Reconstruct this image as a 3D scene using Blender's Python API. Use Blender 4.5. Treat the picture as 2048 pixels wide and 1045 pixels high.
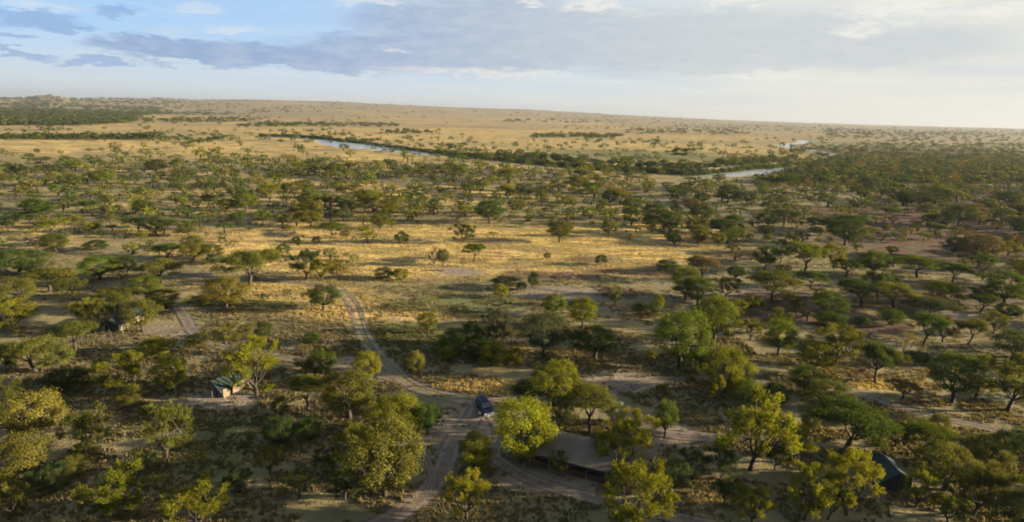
import bpy, math, random
import numpy as np
from mathutils import Vector, Matrix

for o in list(bpy.data.objects):
    bpy.data.objects.remove(o, do_unlink=True)
scene = bpy.context.scene
COL = scene.collection

# ------------------------------------------------------------------ camera
PW, PH, F = 2048.0, 1045.0, 1137.0          # photo size and focal length in its pixels
H = 48.0                                     # height of the basket above the plain
PITCH, ROLL = math.radians(14.55), math.radians(1.57)
_c, _s = math.cos(PITCH), math.sin(PITCH)
FWD = np.array([0, _c, -_s]); R0 = np.array([1.0, 0, 0]); U0 = np.array([0, _s, _c])
RIGHT = R0 * math.cos(ROLL) + U0 * math.sin(ROLL)
UP = -R0 * math.sin(ROLL) + U0 * math.cos(ROLL)
CAM = np.array([0, 0, H])
cd = bpy.data.cameras.new('camera'); cam = bpy.data.objects.new('camera', cd); COL.objects.link(cam)
cd.sensor_width = 36.0; cd.lens = 36.0 * F / PW; cd.clip_start = 0.5; cd.clip_end = 90000
m = Matrix.Identity(4)
for i in range(3):
    m[i][0] = RIGHT[i]; m[i][1] = UP[i]; m[i][2] = -FWD[i]; m[i][3] = CAM[i]
cam.matrix_world = m
scene.camera = cam
scene.render.resolution_x, scene.render.resolution_y = 1024, 522

# ------------------------------------------------------------------ light, exposure
SUN_AZ, SUN_EL = math.radians(88), math.radians(11)     # azimuth measured from +Y towards +X
SUN_STRENGTH, SKY_STRENGTH = 5.0, 0.05
scene.view_settings.view_transform = 'Standard'; scene.view_settings.look = 'None'
scene.view_settings.exposure = 2.85; scene.view_settings.gamma = 1.0
scene.view_settings.use_curve_mapping = False
scene.cycles.filter_width = 1.9
scene.cycles.max_bounces = 5; scene.cycles.diffuse_bounces = 2; scene.cycles.transmission_bounces = 3
scene.cycles.transparent_max_bounces = 8; scene.cycles.volume_bounces = 0
scene.cycles.caustics_reflective = False; scene.cycles.caustics_refractive = False
sd = bpy.data.lights.new('sun', 'SUN'); sun = bpy.data.objects.new('sun', sd); COL.objects.link(sun)
sd.energy = SUN_STRENGTH; sd.angle = math.radians(0.6); sd.color = (1.0, 0.80, 0.53)
sdir = Vector((math.sin(SUN_AZ) * math.cos(SUN_EL), math.cos(SUN_AZ) * math.cos(SUN_EL), math.sin(SUN_EL)))
sun.rotation_euler = sdir.to_track_quat('Z', 'Y').to_euler(); sun.location = (300, 0, 200)

def ray(px, py):
    d = FWD * F + RIGHT * (px - PW / 2) + UP * (PH / 2 - py)
    return d / np.linalg.norm(d)

class NT:
    """small helper that adds nodes and links to a node tree"""
    def __init__(s, tree):
        s.t = tree; tree.nodes.clear()
    def n(s, kind, **kw):
        nd = s.t.nodes.new(kind)
        for k, v in kw.items(): setattr(nd, k, v)
        return nd
    def put(s, sock, v):
        if isinstance(v, bpy.types.NodeSocket): s.t.links.new(v, sock)
        elif v is not None: sock.default_value = v
    def math(s, op, a, b=None, c=None, clamp=False):
        nd = s.n('ShaderNodeMath', operation=op, use_clamp=clamp)
        for i, v in enumerate((a, b, c)):
            if v is not None: s.put(nd.inputs[i], v)
        return nd.outputs[0]
    def mix(s, fac, a, b, blend='MIX'):
        nd = s.n('ShaderNodeMix', data_type='RGBA', blend_type=blend)
        s.put(nd.inputs[0], fac)
        for k, v in ((6, a), (7, b)):
            s.put(nd.inputs[k], (*v, 1) if isinstance(v, tuple) and len(v) == 3 else v)
        return nd.outputs[2]
    def noise(s, vec, scale, detail=3, rough=0.5, dist=0.0):
        nd = s.n('ShaderNodeTexNoise'); s.put(nd.inputs['Vector'], vec)
        nd.inputs['Scale'].default_value = scale; nd.inputs['Detail'].default_value = detail
        nd.inputs['Roughness'].default_value = rough; nd.inputs['Distortion'].default_value = dist
        return nd.outputs[0]
    def ss(s, v, lo, hi, a=0.0, b=1.0):
        nd = s.n('ShaderNodeMapRange', interpolation_type='SMOOTHSTEP'); s.put(nd.inputs[0], v)
        for i, q in enumerate((lo, hi, a, b)): nd.inputs[i + 1].default_value = q
        return nd.outputs[0]

# ------------------------------------------------------------------ sky: Nishita with a broken cloud layer
w = bpy.data.worlds.new('World'); scene.world = w; w.use_nodes = True
N = NT(w.node_tree)
sky = N.n('ShaderNodeTexSky', sky_type='NISHITA', sun_disc=False)
sky.sun_elevation = SUN_EL; sky.sun_rotation = SUN_AZ; sky.altitude = 1300
sky.air_density = 1.0; sky.dust_density = 1.5; sky.ozone_density = 1.5
tc = N.n('ShaderNodeTexCoord'); sp = N.n('ShaderNodeSeparateXYZ'); N.put(sp.inputs[0], tc.outputs['Generated'])
az0 = N.math('ARCTAN2', sp.outputs[0], sp.outputs[1]); el0 = N.math('ARCSINE', sp.outputs[2])
# streaky cloud coordinates: wide in azimuth, thin in elevation
cb = N.n('ShaderNodeCombineXYZ'); N.put(cb.inputs[0], N.math('MULTIPLY', az0, 1.0)); N.put(cb.inputs[1], N.math('MULTIPLY', el0, 3.6))
cv = cb.outputs[0]
n1 = N.noise(cv, 5.0, 5, 0.6); n2 = N.noise(cv, 19.0, 5, 0.65); n3 = N.noise(cv, 9.0, 6, 0.6, 0.6)
waz = N.math('ADD', az0, N.math('MULTIPLY_ADD', n1, 0.14, -0.07))
wel = N.math('ADD', el0, N.math('MULTIPLY_ADD', n2, 0.030, -0.015))
n4 = N.noise(cv, 42.0, 6, 0.65)
wel = N.math('ADD', wel, N.math('MULTIPLY_ADD', n4, 0.024, -0.012))
wel = N.math('ADD', wel, N.math('MULTIPLY_ADD', n3, 0.034, -0.017))
def patch(px, py, rx, ry, soft=0.75, k=1.0):
    d = ray(px, py); d2 = ray(px + rx, py); d3 = ray(px, py - ry)
    a, e = math.atan2(d[0], d[1]), math.asin(d[2])
    ra = abs(math.atan2(d2[0], d2[1]) - a); re = abs(math.asin(d3[2]) - e)
    tilt = math.tan(ROLL)
    da = N.math('SUBTRACT', waz, a); de = N.math('SUBTRACT', wel, e)
    q = N.math('ADD', N.math('POWER', N.math('ABSOLUTE', N.math('DIVIDE', da, ra)), 2.0), N.math('POWER', N.math('ABSOLUTE', N.math('DIVIDE', de, re)), 2.0))
    return N.ss(q, 1.0 + soft, 1.0 - soft, 0.0, k)
def union(lst):
    r = lst[0]
    for x in lst[1:]: r = N.math('MAXIMUM', r, x)
    return r
bg_scale = 1.0 / SKY_STRENGTH
def cc(r, g, b): return (r * bg_scale, g * bg_scale, b * bg_scale)
EXP = 2.0 ** scene.view_settings.exposure
def disp(r, g, b):           # display colour (0-255) -> radiance before exposure -> colour before sky strength
    f = lambda v: (((v / 255 + 0.055) / 1.055) ** 2.4 if v > 10 else v / 255 / 12.92) / EXP
    return cc(f(r), f(g), f(b))
wisps = N.ss(n3, 0.52, 0.75, 0.0, 0.35)
# veil of thin high cloud thickening towards the sun on the right and towards the horizon
veil = N.math('MAXIMUM', N.ss(az0, -0.45, 0.50, 0.0, 0.90), N.ss(el0, 0.125, 0.0, 0.0, 0.94))
veil_col = N.mix(N.ss(az0, -0.5, 0.75), disp(222, 233, 239), disp(228, 228, 219))
base = N.mix(N.ss(az0, -0.8, 0.9), disp(158, 200, 245), disp(200, 218, 240))
skyc = N.mix(0.9, sky.outputs[0], base)
c = N.mix(veil, skyc, veil_col)
c = N.mix(wisps, c, disp(226, 234, 240))
cs = N.n('ShaderNodeCombineXYZ'); N.put(cs.inputs[0], az0); N.put(cs.inputs[1], N.math('MULTIPLY', el0, 16.0))
ns = N.noise(cs.outputs[0], 3.2, 6, 0.6, 0.4)
c = N.mix(N.math('MULTIPLY', N.ss(ns, 0.47, 0.66, 0, 0.6), N.ss(az0, -0.5, 0.2, 0.35, 1.0)), c, disp(240, 239, 228))
c = N.mix(N.math('MULTIPLY', N.ss(ns, 0.50, 0.34, 0, 0.5), N.ss(az0, -0.5, 0.2, 0.3, 1.0)), c, disp(206, 215, 222))
c = N.mix(N.math('MULTIPLY', N.ss(el0, 0.07, 0.0, 0, 0.85), N.ss(az0, -0.1, 0.7)), c, disp(240, 239, 230))
grey = union([patch(430, 106, 200, 28, .35), patch(600, 124, 260, 16, .4), patch(680, 122, 300, 22, .4), patch(900, 112, 300, 42, .45), patch(1010, 60, 290, 70, .5), patch(1330, 85, 420, 66, .55), patch(1650, 100, 380, 42, .6)])
grey_col = N.mix(N.ss(az0, -0.55, 0.45), disp(142, 172, 214), disp(205, 212, 216))
grey_col = N.mix(N.ss(n2, 0.38, 0.66, 0.0, 0.5), grey_col, N.mix(N.ss(az0, -0.4, 0.3), disp(196, 210, 230), disp(214, 217, 217)))
grey_col = N.mix(N.ss(n4, 0.5, 0.72, 0.0, 0.28), grey_col, disp(168, 184, 205))
c = N.mix(N.math('MULTIPLY', grey, 0.92), c, grey_col)
small = union([patch(60, 40, 95, 17), patch(140, 58, 60, 9), patch(20, 74, 70, 7), patch(240, 22, 45, 12), patch(50, 108, 70, 6), patch(180, 127, 60, 6), patch(215, 122, 50, 6)])
c = N.mix(N.math('MULTIPLY', small, 0.68), c, disp(140, 174, 222))
white = union([patch(70, 12, 80, 12, .98), patch(395, 18, 45, 10, .98), patch(480, 58, 40, 7, .98), patch(740, 4, 60, 8, .98), patch(1065, 12, 25, 8, .98), patch(1180, 8, 45, 16, .98), patch(1490, 2, 60, 8, .98),
               patch(1790, 18, 130, 26, .98), patch(1700, 62, 60, 10, .98), patch(1990, 20, 90, 14, .98), patch(780, 96, 24, 6, .98), patch(1520, 148, 100, 6, .98), patch(950, 146, 200, 8, .98)])
c = N.mix(N.math('MULTIPLY', N.math('MULTIPLY', white, N.ss(n4, 0.3, 0.6, 0.25, 0.85)), N.ss(az0, -0.5, 0.1, 0.5, 1.0)), c, disp(244, 243, 236))
bgn = N.n('ShaderNodeBackground'); N.put(bgn.inputs[0], c); bgn.inputs[1].default_value = SKY_STRENGTH
N.put(N.n('ShaderNodeOutputWorld').inputs[0], bgn.outputs[0])

# ------------------------------------------------------------------ terrain functions (numpy, vectorised)
def _hash(ix, iy, seed):
    h = (ix.astype(np.int64) * 374761393 + iy.astype(np.int64) * 668265263 + seed * 974711) & 0xFFFFFFFF
    h = ((h ^ (h >> 13)) * 1274126177) & 0xFFFFFFFF
    return ((h ^ (h >> 16)) & 0xFFFF) / 65535.0
def vnoise(x, y, seed=0):
    x = np.asarray(x, float); y = np.asarray(y, float)
    ix, iy = np.floor(x), np.floor(y); fx, fy = x - ix, y - iy
    fx = fx * fx * (3 - 2 * fx); fy = fy * fy * (3 - 2 * fy)
    a = _hash(ix, iy, seed); b = _hash(ix + 1, iy, seed); c_ = _hash(ix, iy + 1, seed); d = _hash(ix + 1, iy + 1, seed)
    return (a * (1 - fx) + b * fx) * (1 - fy) + (c_ * (1 - fx) + d * fx) * fy
def fbm(x, y, seed=0, oct=3):
    v = 0; a = 0.5; t = 0
    for i in range(oct):
        v = v + a * vnoise(np.asarray(x) * 2 ** i, np.asarray(y) * 2 ** i, seed + i * 17); t += a; a *= 0.5
    return v / t
def sstep(lo, hi, v):
    t = np.clip((np.asarray(v, float) - lo) / (hi - lo), 0, 1); return t * t * (3 - 2 * t)

_px = [-600, 0, 60, 85, 110, 150, 300, 500, 700, 1024, 1250, 1500, 1750, 2048, 2600]
_up = [9, 8, 9, 13, 13, 10, 13, 17, 17, 14, 8, 3, 2, 3, 4]
_paz = [math.atan2(ray(p, 250)[0], ray(p, 250)[1]) for p in _px]
def far_height(x, y):
    r = np.hypot(x, y); a = np.arctan2(x, y)
    rise = np.interp(a, _paz, _up)
    ridge = (0.75 + 0.5 * fbm(a * 9 + r / 5000, r / 2500, 5, 4))
    z = sstep(3200, 9500, r) * rise / F * 9500 * ridge * 0.98
    z = z + sstep(900, 2500, r) * 12 * (fbm(x / 900, y / 500, 9, 3) - 0.5)
    return z
def flat_height(x, y):
    r = np.hypot(x, y)
    z = 0.5 * (fbm(x / 26, y / 26, 1, 2) - 0.5) + sstep(120, 400, r) * 2.4 * (fbm(x / 160, y / 160, 3, 2) - 0.5)
    return z + far_height(x, y)
def at0(px, py, z=0.0):
    d = ray(px, py); t = (z - H) / d[2]; return CAM + d * t
# river: polylines on the plain (x, y, half width)
def line_world(pts): return np.array([[*at0(px, py, -0.5)[:2], hw] for px, py, hw in pts])
RIVERS = [line_world([(520, 274, 8), (600, 276.5, 9), (660, 281, 16), (690, 287, 36), (730, 292, 43), (790, 299.5, 28), (850, 307, 20), (910, 313, 9), (1000, 323, 3), (1100, 334, 2), (1200, 342, 2), (1300, 348, 2), (1380, 353, 4), (1440, 350, 16), (1500, 344, 24), (1545, 339, 14), (1590, 333, 5), (1650, 324, 3), (1680, 313, 3)]),
          line_world([(1680, 313, 9), (1640, 304, 12), (1595, 297, 13), (1566, 292, 16), (1572, 289.5, 7), (1600, 286.5, 10), (1618, 284, 15), (1600, 281, 9)])]
def seg_dist(x, y, P, width=False):
    x = np.asarray(x, float); y = np.asarray(y, float)
    best = np.full(x.shape, 1e9)
    for A, B in zip(P[:-1], P[1:]):
        (ax, ay), (bx, by) = A[:2], B[:2]
        dx, dy = bx - ax, by - ay; L = dx * dx + dy * dy + 1e-9
        t = np.clip(((x - ax) * dx + (y - ay) * dy) / L, 0, 1)
        d = np.hypot(x - ax - t * dx, y - ay - t * dy)
        if width: d = d - (A[2] + (B[2] - A[2]) * t)
        best = np.minimum(best, d)
    return best
def river_cut(x, y):
    x = np.asarray(x, float); y = np.asarray(y, float)
    cut = np.zeros(x.shape)
    sel = (np.hypot(x, y) > 250) & (np.hypot(x, y) < 2200)
    if sel.any():
        xs, ys = x[sel], y[sel]; v = np.zeros(xs.shape)
        for P in RIVERS:
            d = seg_dist(xs, ys, P, True) + 7 * (fbm(xs / 22, ys / 22, 21, 2) - 0.5)
            v = np.maximum(v, sstep(5, -2, d))
        cut[sel] = v
    return cut
WATER_Z = -0.75
def height(x, y):
    x = np.asarray(x, float); y = np.asarray(y, float)
    c_ = river_cut(x, y)
    near = np.zeros(x.shape); sel = (np.hypot(x, y) > 250) & (np.hypot(x, y) < 2200)
    if sel.any():
        near[sel] = np.max([sstep(90, 12, seg_dist(x[sel], y[sel], P, True)) for P in RIVERS], axis=0)
    return flat_height(x, y) * (1 - near) * (1 - c_) + c_ * (WATER_Z - 1.0)
def at(px, py):
    """the point of the ground that shows at this pixel of the photo"""
    z = 0.0
    for _ in range(7):
        p = at0(px, py, z); z = float(flat_height(p[0], p[1]))
    return np.array([p[0], p[1], z])
def depth(p): return float((np.asarray(p) - CAM) @ FWD)
def pix(p):
    v = np.asarray(p, float) - CAM; z = v @ FWD
    return PW / 2 + F * (v @ RIGHT) / z, PH / 2 - F * (v @ UP) / z

# ------------------------------------------------------------------ soil, grass and painted shade zones, as ellipses lying on the plain
def zone(px, py, rx, ry):
    c0 = at0(px, py); a = at0(px, py - ry)[1]; b = at0(px, py + ry)[1]
    return (c0[0], c0[1], rx * depth(c0) / F, (a - b) / 2, (a + b) / 2)
def zone_val(x, y, zs, seed, sc):
    x = np.asarray(x, float); y = np.asarray(y, float); v = np.zeros(x.shape)
    nz = 0.55 * (fbm(x / sc, y / sc, seed, 3) - 0.5) + 0.65 * (fbm(x / (sc * 3.2), y / (sc * 0.45), seed + 70, 3) - 0.5)  # stretched noise streaks the zones: swales, and long shadows put into colour
    for cx, cy, rx, ry, my in zs:
        q = ((x * my / np.maximum(y, 1) - cx * my / cy) / rx) ** 2 + ((y - my) / ry) ** 2
        v = np.maximum(v, sstep(1.55, 0.35, q + 2.0 * nz))
    return v
Z_GOLD = [zone(*a) for a in [(700, 505, 380, 58), (1000, 505, 460, 52), (1250, 485, 200, 48), (560, 585, 220, 26), (700, 625, 260, 18), (1180, 545, 160, 14), (60, 298, 150, 13), (950, 775, 90, 14), (1020, 700, 60, 30), (1750, 770, 120, 12), (1420, 1000, 80, 12)]]
Z_GREEN_SHADE = [zone(*a) for a in [(830, 690, 110, 45), (470, 612, 150, 10), (900, 610, 130, 20), (1300, 312, 260, 11), (1050, 318, 160, 8), (430, 900, 90, 70), (1750, 300, 200, 18)]]  # green grass, plus the round tree's long shadow painted as a green band
Z_BARE = [zone(*a) for a in [(935, 850, 62, 42), (905, 890, 40, 35), (1225, 765, 95, 22), (1330, 868, 80, 26), (1270, 905, 60, 40), (920, 543, 60, 9), (1150, 588, 130, 13), (445, 800, 70, 22), (345, 662, 60, 14), (1110, 965, 110, 22), (1470, 585, 90, 10), (1940, 640, 80, 14), (1450, 344, 120, 7), (1480, 335, 60, 4), (700, 720, 40, 8)]]
Z_BURNT_DIM = [zone(*a) for a in [(1480, 515, 60, 16), (1590, 615, 150, 32), (1735, 655, 85, 22), (1780, 440, 230, 24), (1960, 410, 150, 46), (1245, 586, 60, 8), (1100, 552, 90, 9), (1260, 545, 110, 8), (1180, 520, 60, 5), (1900, 345, 260, 30), (1700, 360, 110, 14), (1850, 310, 250, 13), (1880, 490, 240, 50), (1900, 590, 170, 26)]]  # burnt soil; last patches put darkening towards the right frame edge into colour
TRACKS = {   # centre lines in photo pixels, half width in metres
    'loop': ([(955, 806), (990, 838), (1000, 880), (985, 905), (1010, 930), (1060, 958), (1130, 982), (1200, 1000), (1300, 1024), (1420, 1052)], 1.0),
    'main': ([(948, 800), (955, 825), (925, 858), (902, 895), (888, 935), (862, 975), (822, 1012), (760, 1050), (690, 1085)], 1.45),
    'ruts': ([(676, 578), (692, 592), (707, 612), (717, 640), (727, 668), (751, 705), (783, 735), (812, 762), (852, 782), (905, 796), (955, 806)], 1.35),
    'back': ([(955, 806), (1020, 798), (1090, 800), (1180, 800), (1230, 785), (1300, 764), (1400, 756), (1480, 752)], 0.9),
    'camp': ([(1215, 800), (1260, 835), (1310, 866), (1420, 876)], 1.2),
    'island': ([(955, 850), (905, 862), (862, 872), (846, 895), (858, 930), (866, 958), (855, 985)], 0.5),
    'right': ([(1640, 762), (1700, 782), (1790, 812), (1880, 836), (1960, 852), (2060, 876)], 1.0),
    'footpath': ([(330, 546), (420, 553), (560, 562), (640, 572), (690, 586)], 0.9),
    'east': ([(1060, 574), (1130, 585), (1210, 590), (1330, 602), (1450, 615)], 0.7),
    'tent': ([(355, 612), (372, 640), (392, 668), (440, 692), (550, 712), (640, 726), (720, 742), (790, 756)], 1.1),
    'branch': ([(385, 655), (345, 662), (300, 672)], 1.0),
}
TRK = {k: (np.array([at0(px, py)[:2] for px, py in pts]), hw) for k, (pts, hw) in TRACKS.items()}
def smooth_line(P, step):
    t = np.arange(len(P)); n = int(max(4, np.hypot(*np.diff(P[:, :2], axis=0).T).sum() / step))
    out = []
    for u in np.linspace(0, len(P) - 1.0001, n):
        i = int(u); f = u - i
        p0, p1, p2, p3 = P[max(i - 1, 0)], P[i], P[i + 1], P[min(i + 2, len(P) - 1)]
        out.append(0.5 * (2 * p1 + (p2 - p0) * f + (2 * p0 - 5 * p1 + 4 * p2 - p3) * f * f + (3 * p1 - p0 - 3 * p2 + p3) * f ** 3))
    return np.array(out)
TRK = {k: (smooth_line(P, 3.0), hw) for k, (P, hw) in TRK.items()}
def track_val(x, y):
    v = np.zeros(np.shape(x))
    for k, (P, hw) in TRK.items():
        v = np.maximum(v, sstep(hw + 1.0, hw - 0.3, seg_dist(x, y, P)))
    return v

# ------------------------------------------------------------------ mesh helpers
def new_mesh(name, V, Fc, mat=None, smooth=False):
    """V (n,3); Fc (m,k) array of equal-sized faces, or a list of faces"""
    me = bpy.data.meshes.new(name)
    V = np.asarray(V, np.float32)
    if isinstance(Fc, np.ndarray):
        k = Fc.shape[1]
        me.vertices.add(len(V)); me.vertices.foreach_set('co', V.ravel())
        me.loops.add(Fc.size); me.loops.foreach_set('vertex_index', Fc.astype(np.int32).ravel())
        me.polygons.add(len(Fc)); me.polygons.foreach_set('loop_start', np.arange(0, Fc.size, k, dtype=np.int32))
        me.update(calc_edges=True)
    else:
        me.from_pydata([tuple(map(float, v)) for v in V], [], [tuple(int(i) for i in f) for f in Fc]); me.update()
    if mat: me.materials.append(mat)
    if smooth: me.polygons.foreach_set('use_smooth', np.ones(len(me.polygons), bool))
    return me
def color_attr(me, name, rgba):
    a = me.color_attributes.new(name, 'FLOAT_COLOR', 'POINT')
    a.data.foreach_set('color', np.asarray(rgba, np.float32).ravel())
def link(name, me, parent=None):
    o = bpy.data.objects.new(name, me); COL.objects.link(o)
    if parent: o.parent = parent
    return o
def tag(o, label=None, cat=None, group=None, kind=None):
    for k, v in (('label', label), ('category', cat), ('group', group), ('kind', kind)):
        if v: o[k] = v
    return o
def empty(name, loc, rz=0.0):
    o = bpy.data.objects.new(name, None); COL.objects.link(o); o.location = loc; o.rotation_euler = (0, 0, rz); o.empty_display_size = 0.3
    return o
def new_mat(name):
    mt = bpy.data.materials.new(name); mt.use_nodes = True
    return mt, NT(mt.node_tree)
def principled(name, col, rough=0.8, metal=0.0, var=0.25, scale=6.0, spec=0.3):
    mt, n = new_mat(name); p = n.n('ShaderNodeBsdfPrincipled'); t = n.n('ShaderNodeTexCoord')
    f = n.noise(t.outputs['Object'], scale, 4, 0.6)
    cl = n.mix(n.ss(f, 0.3, 0.7), tuple(v * (1 - var) for v in col), tuple(min(1, v * (1 + var)) for v in col))
    n.put(p.inputs['Base Color'], cl); p.inputs['Roughness'].default_value = rough; p.inputs['Metallic'].default_value = metal
    p.inputs['Specular IOR Level'].default_value = spec
    n.put(n.n('ShaderNodeOutputMaterial').inputs[0], p.outputs[0]); return mt

# ------------------------------------------------------------------ ground
def ground_material():
    mt, n = new_mat('savanna soil and dry grass')
    geo = n.n('ShaderNodeNewGeometry'); P = geo.outputs['Position']
    zn = n.n('ShaderNodeVertexColor', layer_name='zone'); s = n.n('ShaderNodeSeparateColor'); n.put(s.inputs[0], zn.outputs[0])
    gold, green, bare, burnt = s.outputs[0], s.outputs[1], s.outputs[2], zn.outputs[1]  # green also holds a painted tree shadow, burnt the painted edge darkening
    st = n.n('ShaderNodeMapping'); n.put(st.inputs[0], P); st.inputs['Scale'].default_value = (0.35, 1, 1)
    a = n.noise(P, 0.9, 5, 0.65); b = n.noise(P, 0.16, 4, 0.6); d = n.noise(st.outputs[0], 0.035, 4, 0.6); e = n.noise(P, 3.5, 3, 0.6)
    dry = n.mix(n.ss(b, 0.35, 0.68), (0.090, 0.080, 0.042), (0.150, 0.124, 0.062))
    strk = n.n('ShaderNodeMapping'); n.put(strk.inputs[0], P); strk.inputs['Scale'].default_value = (0.022, 0.085, 1)
    sk = n.noise(strk.outputs[0], 1.0, 4, 0.6)
    dry = n.mix(n.ss(d, 0.42, 0.62, 0, 0.75), dry, (0.118, 0.104, 0.062))
    goldc = n.mix(n.ss(a, 0.35, 0.65), (0.240, 0.176, 0.066), (0.390, 0.288, 0.106))
    goldc = n.mix(n.ss(b, 0.50, 0.72, 0, 0.6), goldc, (0.165, 0.115, 0.062))
    goldc = n.mix(n.ss(sk, 0.48, 0.54, 0, 0.85), goldc, (0.118, 0.108, 0.042))
    sm = n.n('ShaderNodeMapping'); n.put(sm.inputs[0], P); sm.inputs['Scale'].default_value = (0.06, 0.20, 1); sm.inputs['Location'].default_value = (31, 7, 0)
    s2 = n.noise(sm.outputs[0], 1.0, 5, 0.65)
    goldc = n.mix(n.ss(s2, 0.515, 0.56, 0, 0.85), goldc, (0.145, 0.100, 0.062))
    goldc = n.mix(n.ss(s2, 0.46, 0.41, 0, 0.6), goldc, (0.430, 0.305, 0.100))
    cl = n.mix(n.math('MULTIPLY', gold, n.ss(b, 0.25, 0.5, 0.45, 1.0)), dry, goldc)
    greenc = n.mix(n.ss(a, 0.35, 0.7), (0.055, 0.064, 0.026), (0.095, 0.095, 0.040))
    cl = n.mix(n.math('MULTIPLY', green, n.ss(b, 0.3, 0.55, 0.5, 0.95)), cl, greenc)
    soil = n.mix(n.ss(a, 0.3, 0.7), (0.110, 0.090, 0.068), (0.158, 0.130, 0.102))
    speck = n.ss(b, 0.62, 0.72, 0, 0.4)
    cl = n.mix(n.math('MAXIMUM', bare, speck), cl, soil)
    ash = n.mix(n.ss(b, 0.35, 0.65), (0.020, 0.016, 0.016), (0.075, 0.038, 0.027))
    cl = n.mix(n.math('MULTIPLY', burnt, n.ss(b, 0.3, 0.52, 0.25, 0.9)), cl, ash)
    fs = n.n('ShaderNodeMapping'); n.put(fs.inputs[0], P); fs.inputs['Scale'].default_value = (0.0005, 0.0017, 1)
    fs2 = n.n('ShaderNodeMapping'); n.put(fs2.inputs[0], P); fs2.inputs['Scale'].default_value = (0.0022, 0.010, 1)
    dist = n.n('ShaderNodeVectorMath', operation='LENGTH'); n.put(dist.inputs[0], P)
    farm = n.math('MULTIPLY', n.ss(n.noise(fs.outputs[0], 1.0, 6, 0.68), 0.42, 0.58), n.ss(dist.outputs['Value'], 900, 2200, 0, 0.8))
    mids = n.math('MULTIPLY', n.ss(n.noise(fs2.outputs[0], 1.0, 5, 0.65), 0.50, 0.62), n.ss(dist.outputs['Value'], 450, 900, 0, 0.6))
    cl = n.mix(mids, cl, (0.130, 0.112, 0.060))
    cl = n.mix(farm, cl, n.mix(n.ss(n.noise(fs.outputs[0], 4.0, 4), 0.4, 0.6), (0.075, 0.072, 0.045), (0.150, 0.108, 0.072)))
    cl = n.mix(n.ss(e, 0.55, 0.72, 0, 0.45), cl, n.mix(0.5, cl, (0.03, 0.025, 0.015)))
    p = n.n('ShaderNodeBsdfPrincipled'); n.put(p.inputs['Base Color'], cl); p.inputs['Roughness'].default_value = 0.95; p.inputs['Specular IOR Level'].default_value = 0.05
    bp = n.n('ShaderNodeBump'); bp.inputs['Strength'].default_value = 0.7; bp.inputs['Distance'].default_value = 0.45; n.put(bp.inputs['Height'], n.math('ADD', a, n.math('MULTIPLY', e, 0.5)))
    n.put(p.inputs['Normal'], bp.outputs[0])
    n.put(n.n('ShaderNodeOutputMaterial').inputs[0], p.outputs[0]); return mt
azs = np.radians(np.concatenate([np.arange(-180, -58, 4.0), np.arange(-56, 56.01, 0.17), np.arange(60, 180, 4.0)]))
dep = np.concatenate([np.arange(75, 42, -1.0), np.arange(42, 8, -0.10), np.arange(8, 1.0, -0.03)])
rad = np.concatenate([[1.0, 6.0], H / np.tan(np.radians(dep)), np.geomspace(2800, 15000, 140)])
AA, RR = np.meshgrid(azs, rad)
gx, gy = (np.sin(AA) * RR).ravel(), (np.cos(AA) * RR).ravel()
gz = height(gx, gy)
nA, nR = len(azs), len(rad)
ii = np.arange(nR - 1)[:, None] * nA; jj = np.arange(nA)[None, :]; j2 = (jj + 1) % nA
quads = np.stack([(ii + jj).ravel(), (ii + j2).ravel(), (ii + nA + j2).ravel(), (ii + nA + jj).ravel()], 1)[:, ::-1]
inner = [tuple(range(nA))]
me = new_mesh('ground', np.stack([gx, gy, gz], 1), quads, ground_material(), True)
gr_ = np.hypot(gx, gy)
far_gold = sstep(380, 800, gr_) * (0.35 + 0.65 * sstep(0.3, 0.62, fbm(gx / 420, gy / 150, 31, 3)))
far_gold *= 1 - 0.75 * sstep(2200, 4200, gr_) * (0.35 + 0.65 * sstep(0.35, 0.6, fbm(gx / 1500, gy / 500, 33, 3)))
belt_gold = sstep(190, 230, gr_) * sstep(640, 520, gr_) * 0.75 * sstep(0.42, 0.62, fbm(gx / 60, gy / 22, 37, 3)) * sstep(0.42, 0.2, np.arctan2(gx, gy))
plain = zone_val(gx, gy, [zone(1000, 258, 430, 20), zone(900, 245, 330, 10), zone(1300, 300, 300, 10), zone(750, 312, 120, 12)], 41, 300)
far_gold = np.maximum(far_gold, plain)
azg = np.arctan2(gx, gy)
Zg = np.maximum(np.maximum(zone_val(gx, gy, Z_GOLD, 11, 14), belt_gold), far_gold) * np.where(gr_ > 300, 1 - 0.6 * sstep(0.35, 0.7, azg), 1)
Zn = zone_val(gx, gy, Z_GREEN_SHADE, 12, 16)
Zn = np.maximum(Zn, 0.55 * sstep(0.2, 0.7, azg) * sstep(900, 1800, gr_))
Zb = np.maximum(zone_val(gx, gy, Z_BARE, 13, 9), 0.9 * np.clip(river_cut(gx, gy) * 1.3, 0, 1))
Zu = zone_val(gx, gy, Z_BURNT_DIM, 14, 12)
color_attr(me, 'zone', np.stack([Zg, Zn, Zb, Zu], 1))
g = link('ground', me); tag(g, 'dry golden savanna plain reaching to the low horizon ridges', kind='structure')

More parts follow.
